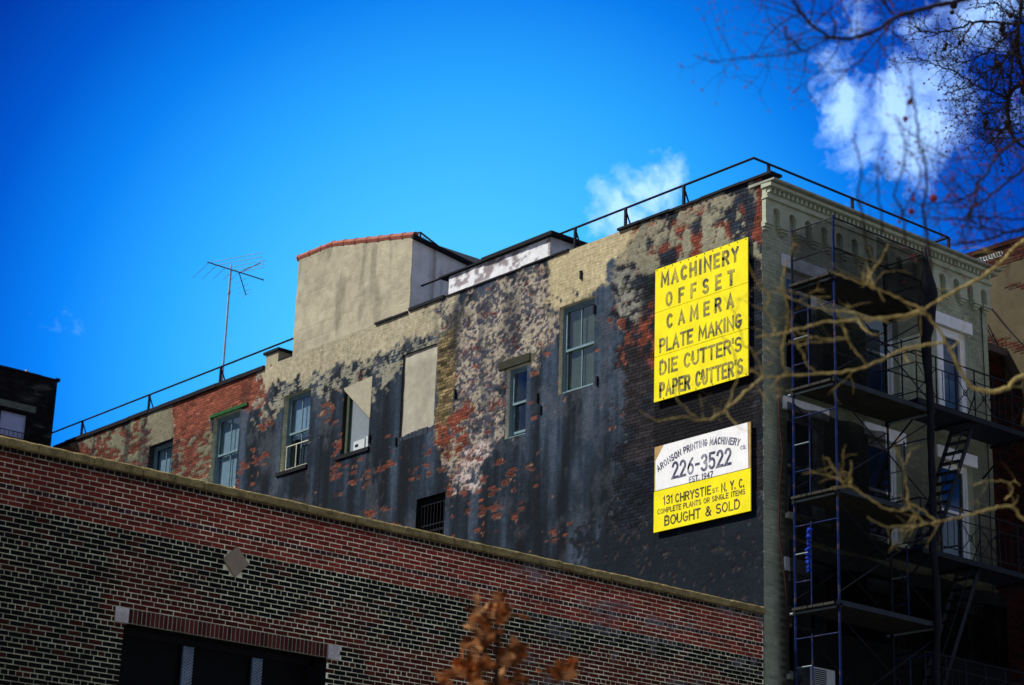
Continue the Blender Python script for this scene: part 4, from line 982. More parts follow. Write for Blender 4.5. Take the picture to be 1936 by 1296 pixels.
# big window
m_ = MB(); a, b, c, d = ghole
room(F, ghole, 2.5, .40, parent=gar)
MB().box(F, a-.03, a, c, d, -.42, -.01).box(F, b, b+.03, c, d, -.42, -.01).box(F, a-.03, b+.03, d, d+.03, -.42, -.062).build('reveal', darkM, gar)
wf = MB().box(F, a, b, d-.10, d, -.40, -.34).box(F, a, a+.08, c, d, -.40, -.34).box(F, b-.08, b, c, d, -.40, -.34).build('steel_window', blackM, gar)
for (p_, ww) in ((355, .085), (487, .085), (607, .03)):
    X_ = fr(p_, 1250, 25.7)[0]
    ml = MB().box(F, X_-ww, X_+ww, c, d-.12, -.34, -.30).build('mullion', tapeM, wf)
    q = MB(); z = c
    if ww > .05:
        while z < d-.2:
            q.tube([F(X_-ww, z, -.295), F(X_+ww, z+.10, -.295)], .006, 4, False); q.tube([F(X_+ww, z, -.295), F(X_-ww, z+.10, -.295)], .006, 4, False); z += .045
        q.build('mesh_guard', alumM, wf)
MB().box(F, a+.08, b-.08, c, d-.1, -.38, -.375).build('pane', mat('opaque_black_glass', (.004, .004, .005), rough=.5, spec=.08, bump=0), wf)  # plain opaque black pane with little gloss

# ================================================================== left dark building
lb = empty('rear_building', (25.0, 52.0, 0), 'small near-black brick building end with one pale blue window at the far left', 'building')
LY = 52.0; FL = FRONT(LY); LX1 = fr(103, 780, LY)[0]; LZ = fr(100, 720, LY)[1]
wl = [fr(5, 766, LY), fr(48, 828, LY)]; lh = [(wl[0][0]-.02, wl[1][0], wl[1][1]-.05, wl[0][1]-.12)]
def lcol(u, v, s=None):
    n = fbm(u*1.5, v*1.5, 160); n2_ = fbm(u*5, v*8, 161); c = np.array([.011, .010, .011])*(.5+n[:, None])
    k = sstep(.56, .66, n2_*.6+.4*n)*sstep(25.4, 26.6, u); c = c*(1-k[:, None])+np.array([.10, .10, .085])*k[:, None]
    return c if s is None else c*(.6+.8*s[:, None])
sheet('front_wall', FL, 19.5, LX1, 0, LZ, lh, coatM, lb, n=-.008, colfn=lambda u, v: lcol(u, v)*.6, step=.2)
brick_field(lb, FL, brick_rects(21, LX1, 15.5, LZ, .075, .22, lambda i: i % 6 == 5, lh), lambda u, v, s: lcol(u, v, s), brickM, 120, thick=.012, sub=(1, 1), jit=.006)
MB().box(WORLD, 19.5, LX1+.0, LY+.3, LY+8, 0, LZ-.02).build('building_body', darkM, lb)
q = MB(); x = 19.5
while x < LX1: l = R.uniform(.3, .7); q.box(FL, x, min(x+l, LX1+.05), LZ, LZ+R.uniform(.03, .09), -.3, R.uniform(.03, .06)); x += l
q.build('coping', blackM, lb)
l0, l1 = fr(0, 762, LY), fr(67, 783, LY)
MB().box(FL, wl[0][0]-.6, l1[0], l1[1], l1[1]+.20, -.02, .03, .01).build('stone_lintel', mat('mossy_stone', (.13, .155, .12), var=.3, bump=.4), lb)
u0, u1, v0, v1 = lh[0]
MB().box(FL, u0, u1, v0, v1, -.12, -.10).build('opaque_pane', mat('pale_blue_pane', (.42, .47, .72), rough=.25, var=.08, bump=0, spec=.5), lb)  # opaque pane in plain pale blue
q = MB().tube([FL(u0, v0+.14, .05), FL(u1, v0+.14, .05)], .014, 5)
for i in range(7): q.tube([FL(u0+i*(u1-u0)/6, v0, .05), FL(u0+i*(u1-u0)/6, v0+.14, .05)], .009, 4)
q.build('window_guard', railM, lb)
pv = fr(53, 705, LY+.4)
tag(MB().tube([(pv[0], LY+.5, LZ), (pv[0], LY+.5, pv[1]+.02)], .05, 7).ball((pv[0], LY+.5, pv[1]+.04), .07).build('roof_vent_pipe', mat('dull_white_metal', (.4, .42, .45), bump=.1)), 'tiny pale vent pipe on the dark roof at the far left', 'vent pipe')

# ================================================================== right neighbours
PX = 35.9
pb = empty('peeling_building', (38, 27, 0), 'tall beige-rendered building side with exposed red bricks behind the street front at the right', 'building')
PS = Plane((PX, 0, 0), (0, -1, 0), ZZ, (-1, 0, 0))
def pz(x, y): return sd(x, y, PX)
def pcolr(u, v, s=None):
    n = fbm(-u*1.2, v*1.2, 170); n2_ = fbm(-u*2.2, v*6, 171); st = fbm(-u*3, v*.6, 173)
    c = np.array([.095, .078, .048])*(.7+.5*n[:, None])*(1-.3*sstep(.55, .7, st)[:, None])
    if s is not None:
        k = sstep(.0, .1, pmask(u, v)-.5)[:, None]; c = c*(1-k)+np.array([.07, .020, .014])*(.4+.9*s[:, None])*k
    return c
PZt = (pz(1852, 480)[1]+pz(1936, 455)[1])/2
def pmask(u, v):
    n2_ = fbm(-u*2.0, v*5, 171, 4); c = LAT[(np.floor(-u/.213)).astype(int) & 255, (np.floor(v/.0686)).astype(int) & 255]
    q = np.stack([np.full(u.shape, PX), -u, v-1.6], 1); z = q@cf; y = H_/2-FPX*(q@cu)/z; x = W_/2+FPX*(q@cr)/z
    band = sstep(22, 0, np.abs(y-650+(1900-x)*.25))+sstep(14, 0, np.abs(y-540+(1920-x)*.1))*sstep(1895, 1905, x)+sstep(30, 0, np.abs(y-470-(1936-x)*.4))
    return .35*n2_+.25*c+.42*np.clip(band, 0, 1)
sheet('render_wall', PS, -42, -24.0, 0, PZt, [], stuccoM, pb, n=-.010, colfn=lambda u, v: pcolr(u, v), step=.2)
brick_field(pb, PS, brick_rects(-31, -24.0, 13.0, PZt, .0686, .213, lambda i: i % 6 == 5, []), lambda u, v, s: pcolr(u, v, s), brickM, 200, thick=.014, sub=(1, 1), jit=.004, proud=.003,
            keep=lambda u, v: pmask(u, v) > .5)
MB().box(WORLD, PX+.05, 46, 24.1, 42, 0, PZt-.05).build('building_body', darkM, pb)
MB().box(PS, -42, -24, PZt, PZt+.09, -.3, .05).build('coping', mat('rust_coping', (.035, .012, .010), bump=.3), pb)
q = MB(); RR = random.Random(3)
for i in range(9):
    cx = 1853+i*5.0; cy = 493-i*1.6; pts = []
    for j in range(6):
        a = j*1.2+RR.uniform(-.4, .4); Y, Z = pz(cx+3*math.cos(a), cy+5*math.sin(a)); pts.append(PS(-Y, Z, .006))
    q.tube(pts, .014, 4, False)
q.build('painted_scrawl', mat('white_scrawl', (.55, .62, .62), bump=.1), pb)
for (p0, p1) in (((1868, 572), (1945, 660)), ((1862, 605), (1938, 745))):
    a = pz(*p0); b = pz(*p1); q = MB().tube([PS(-a[0], a[1], .1), PS(-(a[0]+b[0])/2, (a[1]+b[1])/2-.03, .12), PS(-b[0], b[1], .1)], .016, 5)
    tag(q.build('sagging_cable', railM), 'thin dark cable slanting down the beige side wall, '+('upper of two' if p0[1] < 600 else 'lower of two'), 'cable', 'cables on the beige wall')
db = empty('dark_red_building', (35, 26, 0), 'low dark red brick building with brown stone coping right of the sage street front', 'building')
DYp = 26.6; FD = FRONT(DYp); DZ = fr(1871, 668, DYp)[1]; DX1 = fr(1926, 700, DYp)[0]
def dcol(u, v, s): return np.array([.035, .008, .005])*(.4+1.0*s[:, None])*(.5+.9*fbm(u*2, v*2, 180)[:, None])
MB().box(WORLD, 33.8, DX1, DYp+.012, DYp+6, 0, DZ).build('building_body', darkM, db)
brick_field(db, FD, brick_rects(33.8, DX1, 12.5, DZ, .0686, .213, lambda i: i % 6 == 5, []), dcol, brickM, 150, thick=.012, sub=(1, 1))
MB().box(FD, 33.78, DX1+.1, DZ, DZ+.20, -.3, .10, .02).build('stone_coping', mat('brown_coping', (.12, .09, .085), bump=.4), db)
FD2 = FRONT(25.9); Z2 = fr(1900, 728, 25.9)[1]
MB().box(WORLD, 33.8, 40, 25.912, DYp-.01, 0, Z2).build('front_body', darkM, db)
brick_field(db, FD2, brick_rects(33.8, 40, 6.5, Z2, .0686, .213, lambda i: i % 6 == 5, [], anchor=.05), lambda u, v, s: dcol(u, v, s)*.7, brickM, 100, thick=.012, sub=(1, 1))

# ================================================================== scaffold
SXa, SXb = 27.45, 30.05; SYa, SYb = 24.98, 23.97
scf = empty('scaffold', (28.7, 24.5, .13), 'blue tubular scaffold tower with dark plank decks against the street front', 'scaffold')
lev = [1.2, 3.2, 5.2, 7.22, 9.22, 11.22, 13.22, 15.22]
for X in (SXa, SXb):
    for Y in (SYa, SYb):
        top = 16.38 if not (X == SXb and Y == SYa) else 16.2
        zz_ = [.13]+[z-.02 for z in lev]+[top]
        for z0, z1 in zip(zz_[:-1], zz_[1:]):
            MB().tube([(X, Y, z0), (X, Y, z1-.004)], .024, 7).build('upright', bluesM if X == SXa else railM, scf)
for X in (SXa, SXb):
    for z in lev:
        MB().tube([(X, SYa+.12 if z in (13.22, 9.22) else SYa, z-.04), (X, SYb, z-.04)], .022, 6).build('cross_tube', galvM, scf)
    for z in lev[3:]:
        if z > 15: continue
        for k in (.5, 1.0, 1.5): MB().tube([(X, SYa, z+k), (X, SYa-.38 if k != 1.5 else SYb, z+k+.0)], .014, 5).build('ladder_rung', galvM if k == 1.0 else bluesM, scf)
        MB().tube([(X, SYa-.38, z), (X, SYa-.38, z+1.55)], .016, 5).build('inner_upright', bluesM, scf)
for Y in (SYa, SYb):
    for i, z in enumerate(lev[3:-1]):
        MB().tube([(SXa, Y, z+.2), (SXb, Y, z+1.8)], .013, 5).build('diagonal_brace', railM, scf); MB().tube([(SXa, Y, z+1.8), (SXb, Y, z+.2)], .013, 5).build('diagonal_brace', railM, scf)
for z in lev[4:]:
    for k in range(4):
        y0 = SYb+.02+k*.245
        MB().box(WORLD, SXa-.12, SXb+.12, y0, y0+.23, z-.015, z+.03).build('plank', plankM, scf)
    MB().box(WORLD, SXa-.1, SXb+.1, SYb-.035, SYb-.02, z-.03, z+.06).build('deck_edge', mat('dark_edge_board', (.035, .045, .055), bump=.3) if z < 14 else railM, scf)
for z in (15.75, 16.34):
    MB().tube([(SXa, SYa, z), (SXa, SYb, z), (SXb, SYb, z), (SXb, SYa, z)], .017, 5).build('guard_rail', railM, scf)
for z in (14.25, 13.75): MB().tube([(SXa, SYb, z), (SXb, SYb, z)], .015, 5).build('guard_rail', railM, scf)
# couplers
for z in lev[3:]:
    for X in (SXa, SXb):
        for Y in (SYa, SYb): MB().box(WORLD, X-.035, X+.035, Y-.035, Y+.035, z-.085, z-.0).build('coupler', railM, scf)
# netting
nn_ = empty('debris_netting', (28.7, 24.4, 15.2), 'sheer black debris netting around the top deck of the scaffold', 'netting')
def cloth(name, P00, P10, P11, P01, m, parent, amp, nu=24, nv=12, seed=0, nrm=(0, -1, 0)):
    P00, P10, P11, P01 = [np.array(p, float) for p in (P00, P10, P11, P01)]; vs = []; fs = []
    for j in range(nv+1):
        for i in range(nu+1):
            a, b = i/nu, j/nv; p = (P00*(1-a)+P10*a)*(1-b)+(P01*(1-a)+P11*a)*b
            k = (fbm(np.array([a*6.0]), np.array([b*1.5]), seed)[0]-.5)*2*amp*math.sin(math.pi*min(1, b*1.2+.1))
            p = p+np.array(nrm)*k; p[2] -= .05*math.sin(a*math.pi*3)**2*(b > .95); vs.append(tuple(p))
    for j in range(nv):
        for i in range(nu): s = j*(nu+1)+i; fs.append((s, s+1, s+nu+2, s+nu+1))
    return from_data(name, vs, fs, m, parent, smooth=True)
zl_, zh = 15.1, 16.33
cloth('side_sheet', (SXa-.02, SYa, zl_), (SXa-.02, SYb-.02, zl_), (SXa-.02, SYb-.02, zh), (SXa-.02, SYa, zh), netM, nn_, .05, seed=201, nrm=(-1, 0, 0))
cloth('front_sheet', (SXa, SYb-.03, zl_), (SXb, SYb-.03, zl_), (SXb, SYb-.03, zh), (SXa, SYb-.03, zh), netM, nn_, .07, 30, seed=202)
cloth('front_sheet', (28.55, SYb-.05, zl_+.05), (SXb, SYb-.06, zl_), (SXb, SYb-.06, zh-.03), (28.6, SYb-.05, zh-.05), netM, nn_, .08, 20, seed=205)
cloth('end_sheet', (SXb+.02, SYb, zl_-.3), (SXb+.02, SYa, zl_-.3), (SXb+.02, SYa, zh), (SXb+.02, SYb, zh), netM, nn_, .06, seed=203, nrm=(1, 0, 0))
for (a, b, z0, z1, sd_) in ((27.58, 33.7, 4.5, 10.55, 231), (27.56, 30.2, 10.6, 13.1, 233), (27.56, 30.1, 13.3, 15.1, 235), (28.1, 33.7, 4.5, 10.3, 237)):  # inner net; its reach right of the scaffold is added to darken the facade
    cloth('hanging_sheet', (a+.10, 25.16, z0), (b, 25.16, z0), (b, 25.16, z1), (a-.08, 25.16, z1), net2M, nn_, .05, 40, 16, seed=sd_)
# furled black netting hanging down the outer corner post
q = MB(); pts = []; rs2 = []
for i in range(60):
    t = i/59; z = 16.42-t*(16.42-7.6)
    bulge = .035+.15*math.exp(-((z-15.3)/.75)**2)+.03*(z < 14.5)
    pts.append((SXb-.08+.03*math.sin(z*2.1), SYb-.06+.02*math.cos(z*3), z)); rs2.append(bulge*(1+.10*math.sin(z*9))*(.45+.55*min(1, t*14)))
q.tube(pts, rs2, 10); v = np.array(q.v)
for i in range(len(v)): v[i] += (vnoise(np.array([v[i][0]*12]), np.array([v[i][2]*3.0]), 210)[0]-.5)*.06*np.array([1, 1, 0])
q.v = [tuple(a) for a in v]
tag(q.build('furled_netting', blackM, smooth=True), 'thick black bundle of furled netting hanging down the outer right scaffold post', 'netting')
# hose and rope
P = [(1471, 720, 24.9), (1474, 800, 24.85), (1480, 860, 24.8), (1474, 930, 24.85), (1473, 1000, 24.85), (1480, 1060, 24.8), (1486, 1110, 24.8), (1492, 1200, 24.8)]
pts = [(fr(a, b, y)[0], y, fr(a, b, y)[1]) for a, b, y in P]
tag(MB().tube(pts, .015, 6).build('hanging_hose', hoseM, smooth=True), 'dull red hose hanging down beside the left scaffold upright', 'hose')
q = MB(); pts = []
for i in range(34):
    x, z = fr(1529+2.5*math.sin(i*1.9), 1000+i*2.5, 24.2); pts.append((x, 24.2+.03*math.cos(i*2.3), z))
q.tube(pts, [.028*(1+.4*math.sin(i*1.3)) for i in range(34)], 6)
tag(q.build('hanging_rope', ropeM, smooth=True), 'bright blue coiled rope hanging in front of the sage wall inside the scaffold', 'rope')
# window air conditioner bottom
xa = fr(1512, 1262)[0]; za_ = fr(1512, 1290)[1]
ac = empty('air_conditioner', (xa+.35, 25.3, za_), 'pale window air conditioner at the bottom of the scaffolded windows', 'air conditioner')
MB().box(F, xa, xa+.62, za_-.12, za_+.26, -.1, .28, .01).build('casing', plasM, ac)
q = MB()
for i in range(9): q.box(F, xa+.05, xa+.38, za_-.08+i*.035, za_-.06+i*.035, .28, .288)
q.build('grille', railM, ac)

# ================================================================== fire escape
fe = empty('fire_escape', (31.5, 24.8, 8), 'black iron fire escape with crossed railings and steep stairs on the street front', 'fire escape')
FEX0, FEX1, FEY = 30.25, 33.72, 24.42
def fbalcony(z):
    q = MB(); y = FEY+.03
    while y < 25.36: q.box(WORLD, FEX0, FEX1, y, y+.03, z-.012, z+.012); y += .062
    o = q.build('floor_slats', railM, fe, kind='stuff')
    for X in (FEX0, (FEX0+FEX1)/2, FEX1): MB().box(WORLD, X-.03, X+.03, FEY, 25.395, z-.075, z-.014).build('floor_beam', railM, fe)
    MB().box(WORLD, FEX0, FEX1, FEY-.02, FEY+.02, z-.085, z+.02).build('edge_beam', railM, fe)
    for zz_ in (z+.95, z+.72, z+.14):
        for a, b in (((FEX0, 25.39, zz_), (FEX0, FEY, zz_)), ((FEX0, FEY, zz_), (FEX1, FEY, zz_)), ((FEX1, FEY, zz_), (FEX1, 25.39, zz_))): MB().tube([a, b], .017 if zz_ > z+.9 else .012, 5).build('rail', railM, fe)
    nb = 6; L = (FEX1-FEX0)/nb
    for i in range(nb+1): MB().tube([(FEX0+i*L, FEY, z), (FEX0+i*L, FEY, z+.95)], .016, 5).build('baluster', railM, fe)
    for i in range(nb):
        a, b = FEX0+i*L, FEX0+(i+1)*L
        if i % 3 != 1:
            MB().tube([(a, FEY, z+.14), (b, FEY, z+.72)], .011, 4).build('cross_bar', railM, fe); MB().tube([(a, FEY, z+.72), (b, FEY, z+.14)], .011, 4).build('cross_bar', railM, fe)
            q = MB(); c = ((a+b)/2, FEY, z+.43); pts = [(c[0]+.06*math.cos(t), FEY, c[2]+.06*math.sin(t)) for t in np.linspace(0, 2*math.pi, 9)]; q.tube(pts, .011, 4, False); q.build('rosette', railM, fe)
        else:
            for k in (.33, .66): MB().tube([(a+L*k, FEY, z+.14), (a+L*k, FEY, z+.72)], .010, 4).build('thin_bar', railM, fe)
    for X in (FEX0+.3, FEX1-.3): MB().tube([(X, 25.39, z-.75), (X, FEY+.1, z-.06)], .02, 5).build('bracket', railM, fe)
    for k in (-.35, .35):
        MB().tube([(FEX1, FEY+.5+k, z+.14), (FEX1, FEY+.5-k, z+.72)], .011, 4).build('cross_bar', railM, fe)
for z in (13.62, 10.76, 7.9): fbalcony(z)
for (zt2, zb2) in ((13.62, 10.76), (10.76, 7.9)):
    xt, xb = 32.15, 30.75
    for y in (24.58, 25.08):
        MB().prism(FRONT(y), [(xb-.05, zb2), (xb+.05, zb2), (xt+.05, zt2), (xt-.05, zt2)], -.01, .01).build('stair_stringer', railM, fe)
    for i in range(1, 13):
        t = i/13; x = xb+(xt-xb)*t; z = zb2+(zt2-zb2)*t; MB().box(WORLD, x-.07, x+.07, 24.59, 25.07, z-.01, z+.015).build('tread', railM, fe)
    MB().tube([(xb, 24.55, zb2+.7), (xt, 24.55, zt2+.5)], .014, 5).build('hand_rail', railM, fe)

# ================================================================== trees
def smooth_path(P, n=6):
    P = [np.array(p, float) for p in P]; out = []
    Q = [2*P[0]-P[1]]+P+[2*P[-1]-P[-2]]
    for i in range(1, len(Q)-2):
        for k in range(n):
            t = k/n; a, b, c, d = Q[i-1], Q[i], Q[i+1], Q[i+2]
            out.append(.5*((2*b)+(-a+c)*t+(2*a-5*b+4*c-d)*t*t+(-a+3*b-3*c+d)*t**3))
    out.append(P[-1]); return out
def branch(mb, pts, d0, d1, r0, r1, sides=6, n=5, wob=.006):
    m = len(pts); P = [at_depth(x, y, d0+(d1-d0)*i/(m-1)) for i, (x, y) in enumerate(pts)]
    S = smooth_path(P, n); k = len(S); dm = (d0+d1)/2
    for i in range(1, k-1): S[i] = S[i]+np.array([R.uniform(-1, 1) for _ in range(3)])*wob
    rad = [(r0+(r1-r0)*(i/(k-1))**.8)*(1+R.uniform(-.1, .12)) for i in range(k)]
    rad[-1] *= .6
    mb.tube(S, rad, sides); return S, rad
def twigs(mb, S, rad, count, ln, depth=1, buds=None, up=0.0, rt=.004):
    for _ in range(count):
        i = R.randint(1, len(S)-2); p = S[i]; t = S[i+1]-S[i-1]; t /= np.linalg.norm(t)+1e-9
        d = np.array([R.gauss(0, 1) for _ in range(3)]); d -= t*(d@t)*.7; d += t*.6; d[2] += up; d /= np.linalg.norm(d)
        L = ln*R.uniform(.4, 1.0); r = min(rad[i]*.6, rt*R.uniform(.8, 1.6)); n = 5; pts = [p]; dd = d.copy()
        for k in range(n):
            dd = dd+np.array([R.gauss(0, .22) for _ in range(3)]); dd /= np.linalg.norm(dd); pts.append(pts[-1]+dd*L/n)
        mb.tube(pts, [r*(1-.65*k/n) for k in range(n+1)], 4)
        if depth > 0: twigs(mb, pts, [r]*(n+1), R.randint(1, 3), ln*.45, depth-1, buds, up, rt*.7)
        if buds is not None and R.random() < .8:
            buds.ball(pts[-1], rt*R.uniform(1.6, 2.6), 5, 3)
            buds.ball(pts[R.randint(2, n)], rt*R.uniform(1.4, 2.2), 5, 3)
# --- sycamore with pale branches across the street front
DT = 13.0
tb = at_depth(2230, 900, DT)
t1 = empty('sycamore_tree', (tb[0], tb[1], 0), 'bare tree with mottled yellow-green branches reaching in front of the street front and scaffold', 'tree')
top = at_depth(2180, -350, DT)
m_ = MB(); m_.tube([(tb[0], tb[1], 0), (tb[0]+.05, tb[1], 3), tuple(tb), tuple(at_depth(2210, 300, DT)), tuple(top)], [.30, .24, .20, .15, .09], 10); m_.build('trunk', barkM, t1, smooth=True)
px1 = DT/FPX; NLOW = 24
BR = [([(2215, 180), (2080, 360), (1936, 455), (1880, 507), (1812, 548), (1748, 585)], 15, 14.6, 6.5, 5.0),
      ([(1748, 585), (1700, 598), (1640, 603), (1600, 606), (1545, 612), (1500, 625), (1462, 634), (1430, 638)], 14.6, 14.0, 6.0, 3.0),
      ([(2225, 640), (2060, 690), (1936, 712), (1900, 736), (1855, 738), (1828, 722), (1805, 680), (1785, 640), (1760, 606), (1746, 586)], 15, 14.6, 8.5, 5.0),
      ([(1790, 648), (1730, 656), (1690, 668), (1645, 690), (1590, 704), (1530, 708), (1470, 712), (1444, 712), (1420, 700)], 14.7, 13.8, 5.0, 3.0),
      ([(1444, 712), (1410, 742), (1372, 775), (1345, 792), (1322, 795), (1290, 788), (1240, 795), (1210, 775)], 13.8, 13.4, 3.6, 1.6),
      ([(1322, 795), (1300, 775), (1280, 755), (1275, 735)], 13.5, 13.5, 2.6, 1.3),
      ([(1372, 775), (1385, 740), (1395, 700), (1380, 650), (1345, 625)], 13.6, 13.4, 2.4, 1.0),
      ([(1492, 710), (1482, 690), (1480, 655), (1487, 620), (1490, 585), (1480, 550), (1478, 535)], 13.9, 13.6, 3.4, 2.6),
      ([(1478, 548), (1482, 510), (1500, 470), (1492, 440)], 13.6, 13.6, 2.2, 1.2),
      ([(1466, 632), (1462, 612), (1450, 585), (1455, 560), (1432, 535), (1415, 500)], 14, 13.6, 3.4, 2.0),
      ([(1444, 712), (1436, 690), (1420, 660), (1405, 650), (1392, 600), (1370, 560)], 13.8, 13.4, 2.8, 1.3),
      ([(1545, 705), (1525, 688), (1520, 672), (1508, 655), (1492, 645)], 13.8, 13.6, 2.4, 2.0),
      ([(1640, 691), (1620, 668), (1606, 650), (1598, 622)], 14.1, 13.8, 3.0, 2.4),
      ([(1748, 585), (1720, 575), (1690, 560), (1640, 540), (1600, 525), (1570, 512)], 14.6, 14.2, 4.2, 2.2),
      ([(1672, 570), (1655, 545), (1640, 532), (1652, 510), (1670, 482), (1680, 462)], 14.4, 14.2, 3.4, 2.4),
      ([(1680, 610), (1600, 590), (1560, 585), (1520, 575), (1488, 560), (1470, 545)], 14.2, 13.8, 3.0, 2.0),
      ([(1600, 640), (1560, 640), (1520, 632), (1490, 618)], 14, 13.6, 2.4, 1.4),
      ([(2235, 1180), (2060, 1080), (1970, 1010), (1936, 985), (1912, 958), (1880, 962), (1840, 972), (1800, 982), (1762, 990), (1700, 996), (1670, 994), (1640, 978)], 15, 14.0, 6.5, 2.0),
      ([(1748, 990), (1732, 972), (1718, 955), (1714, 925), (1712, 895), (1702, 865), (1690, 845)], 14.3, 13.9, 3.6, 1.8),
      ([(1722, 960), (1700, 966), (1672, 960), (1640, 942), (1620, 926), (1600, 920), (1570, 924)], 14.3, 13.8, 3.4, 1.8),
      ([(1604, 921), (1609, 900), (1609, 872)], 13.9, 13.8, 2.4, 1.8), ([(1598, 921), (1585, 898), (1572, 878), (1555, 862)], 13.9, 13.7, 2.4, 1.4),
      ([(1770, 988), (1745, 965), (1720, 950), (1700, 938)], 14.4, 14.2, 3.0, 1.6),
      ([(1900, 945), (1915, 930), (1905, 912), (1880, 910), (1855, 912), (1838, 920)], 14.8, 14.5, 2.6, 1.4),
      ([(2200, -60), (2000, -60), (1820, 0), (1760, 14), (1700, 32), (1655, 58), (1610, 74), (1572, 70), (1545, 55), (1515, 28), (1500, -5)], 14.8, 13.0, 9.5, 4.0),
      ([(1572, 70), (1540, 88), (1500, 100), (1450, 107), (1395, 110), (1350, 117), (1308, 104)], 13.2, 12.8, 3.2, 1.0),
      ([(1690, 38), (1665, 68), (1640, 100), (1605, 130), (1575, 136), (1548, 135)], 13.6, 13.2, 3.4, 1.0),
      ([(1545, 55), (1510, 35), (1470, 20), (1420, 5)], 13.0, 12.8, 2.2, .9), ([(1690, 28), (1675, 10), (1668, -10)], 13.6, 13.5, 4.5, 3),
      ([(2215, 150), (2010, 245), (1936, 262), (1898, 282), (1878, 308), (1852, 345), (1848, 360), (1815, 378), (1770, 384), (1735, 385)], 15, 13.6, 6.5, 2.4),
      ([(2210, 60), (2010, 250), (1936, 318), (1895, 352), (1862, 380), (1838, 395), (1828, 410)], 15, 13.8, 5.5, 3.4),
      ([(1846, 355), (1842, 385), (1830, 410), (1800, 415), (1760, 412), (1720, 410), (1690, 400)], 14, 13.4, 3.6, 1.2),
      ([(2215, 300), (2020, 415), (1936, 432), (1895, 444), (1850, 456), (1810, 462), (1775, 462)], 14.5, 13.6, 8.0, 2.0),
      ([(1830, 408), (1880, 412), (1936, 416), (2020, 420)], 13.9, 14.3, 2.6, 3.6),
      ([(1876, 302), (1845, 298), (1800, 300), (1770, 285), (1735, 262), (1705, 235), (1690, 215)], 13.9, 13.5, 1.8, .9),
      ([(1838, 400), (1800, 365), (1770, 325), (1755, 290), (1748, 270)], 13.8, 13.4, 1.8, .9)]
tbd = at_depth(2330, 900, DT)
t1b = empty('dark_tree', (tbd[0], tbd[1], 0), 'bare silhouette-dark tree with thick blurred limbs and red buds against the sky above the cornice', 'tree')
m_ = MB(); m_.tube([(tbd[0], tbd[1], 0), (tbd[0], tbd[1], 4), tuple(at_depth(2300, 620, DT)), tuple(at_depth(2235, 200, DT)), tuple(at_depth(2190, -350, DT))], [.30, .25, .2, .15, .08], 10); m_.build('trunk', bark2M, t1b, smooth=True)
for tr_, bm_, sel in ((t1, barkM, lambda i: i < NLOW), (t1b, bark2M, lambda i: i >= NLOW)):
    m_ = MB(); bd = MB()
    for i, (pts, d0, d1, r0, r1) in enumerate(BR):
        if not sel(i): continue
        q = MB(); S, rad = branch(q, pts, d0*DT/15, d1*DT/15, r0*px1*.60, r1*px1*.52); q.build('branch', bm_, tr_, smooth=True)
        twigs(m_, S, rad, max(1, len(pts)//2) if bm_ is barkM else len(pts)*3, .32 if bm_ is barkM else .42, 1, bd if bm_ is bark2M else None, .1, .0034)
    m_.build('twigs', bm_, tr_, kind='stuff')
    if bd.v: bd.build('buds', budM, tr_, kind='stuff')
m_ = MB()
for x, y, r in ((1765, 375, 11), (1723, 400, 9), (1727, 378, 6), (1700, 420, 5), (1712, 225, 8), (1720, 194, 8), (1660, 300, 3)):
    mm = MB().ball(at_depth(x, y, 11.6), r*.6*px1, 8, 6, .15); mm.tube([at_depth(x, y, 11.6), at_depth(x+6, y-26, 11.6)], .002, 4); mm.build('seed_ball', budM, t1b)
# upright shoots nearer the lens
m_ = None
for pts, r in (([(1760, 520), (1752, 440), (1745, 400), (1752, 330), (1738, 270), (1732, 210), (1726, 186), (1718, 192)], 3.2), ([(1712, 460), (1706, 400), (1690, 370), (1710, 310), (1708, 260), (1700, 225)], 2.4),
               ([(1640, 480), (1630, 400), (1622, 370), (1628, 320), (1618, 285), (1610, 262)], 2.4), ([(1668, 440), (1662, 380), (1660, 330), (1655, 305)], 2.2), ([(1700, 420), (1740, 330), (1715, 280), (1690, 215)], 1.6)):
    m_ = MB(); S, rad = branch(m_, pts, 10.6, 10.0, r*.75*px1, r*.4*px1); twigs(m_, S, rad, 5, .25, 1, None, .3, .003); m_.build('branch', bark2M, t1b, smooth=True)
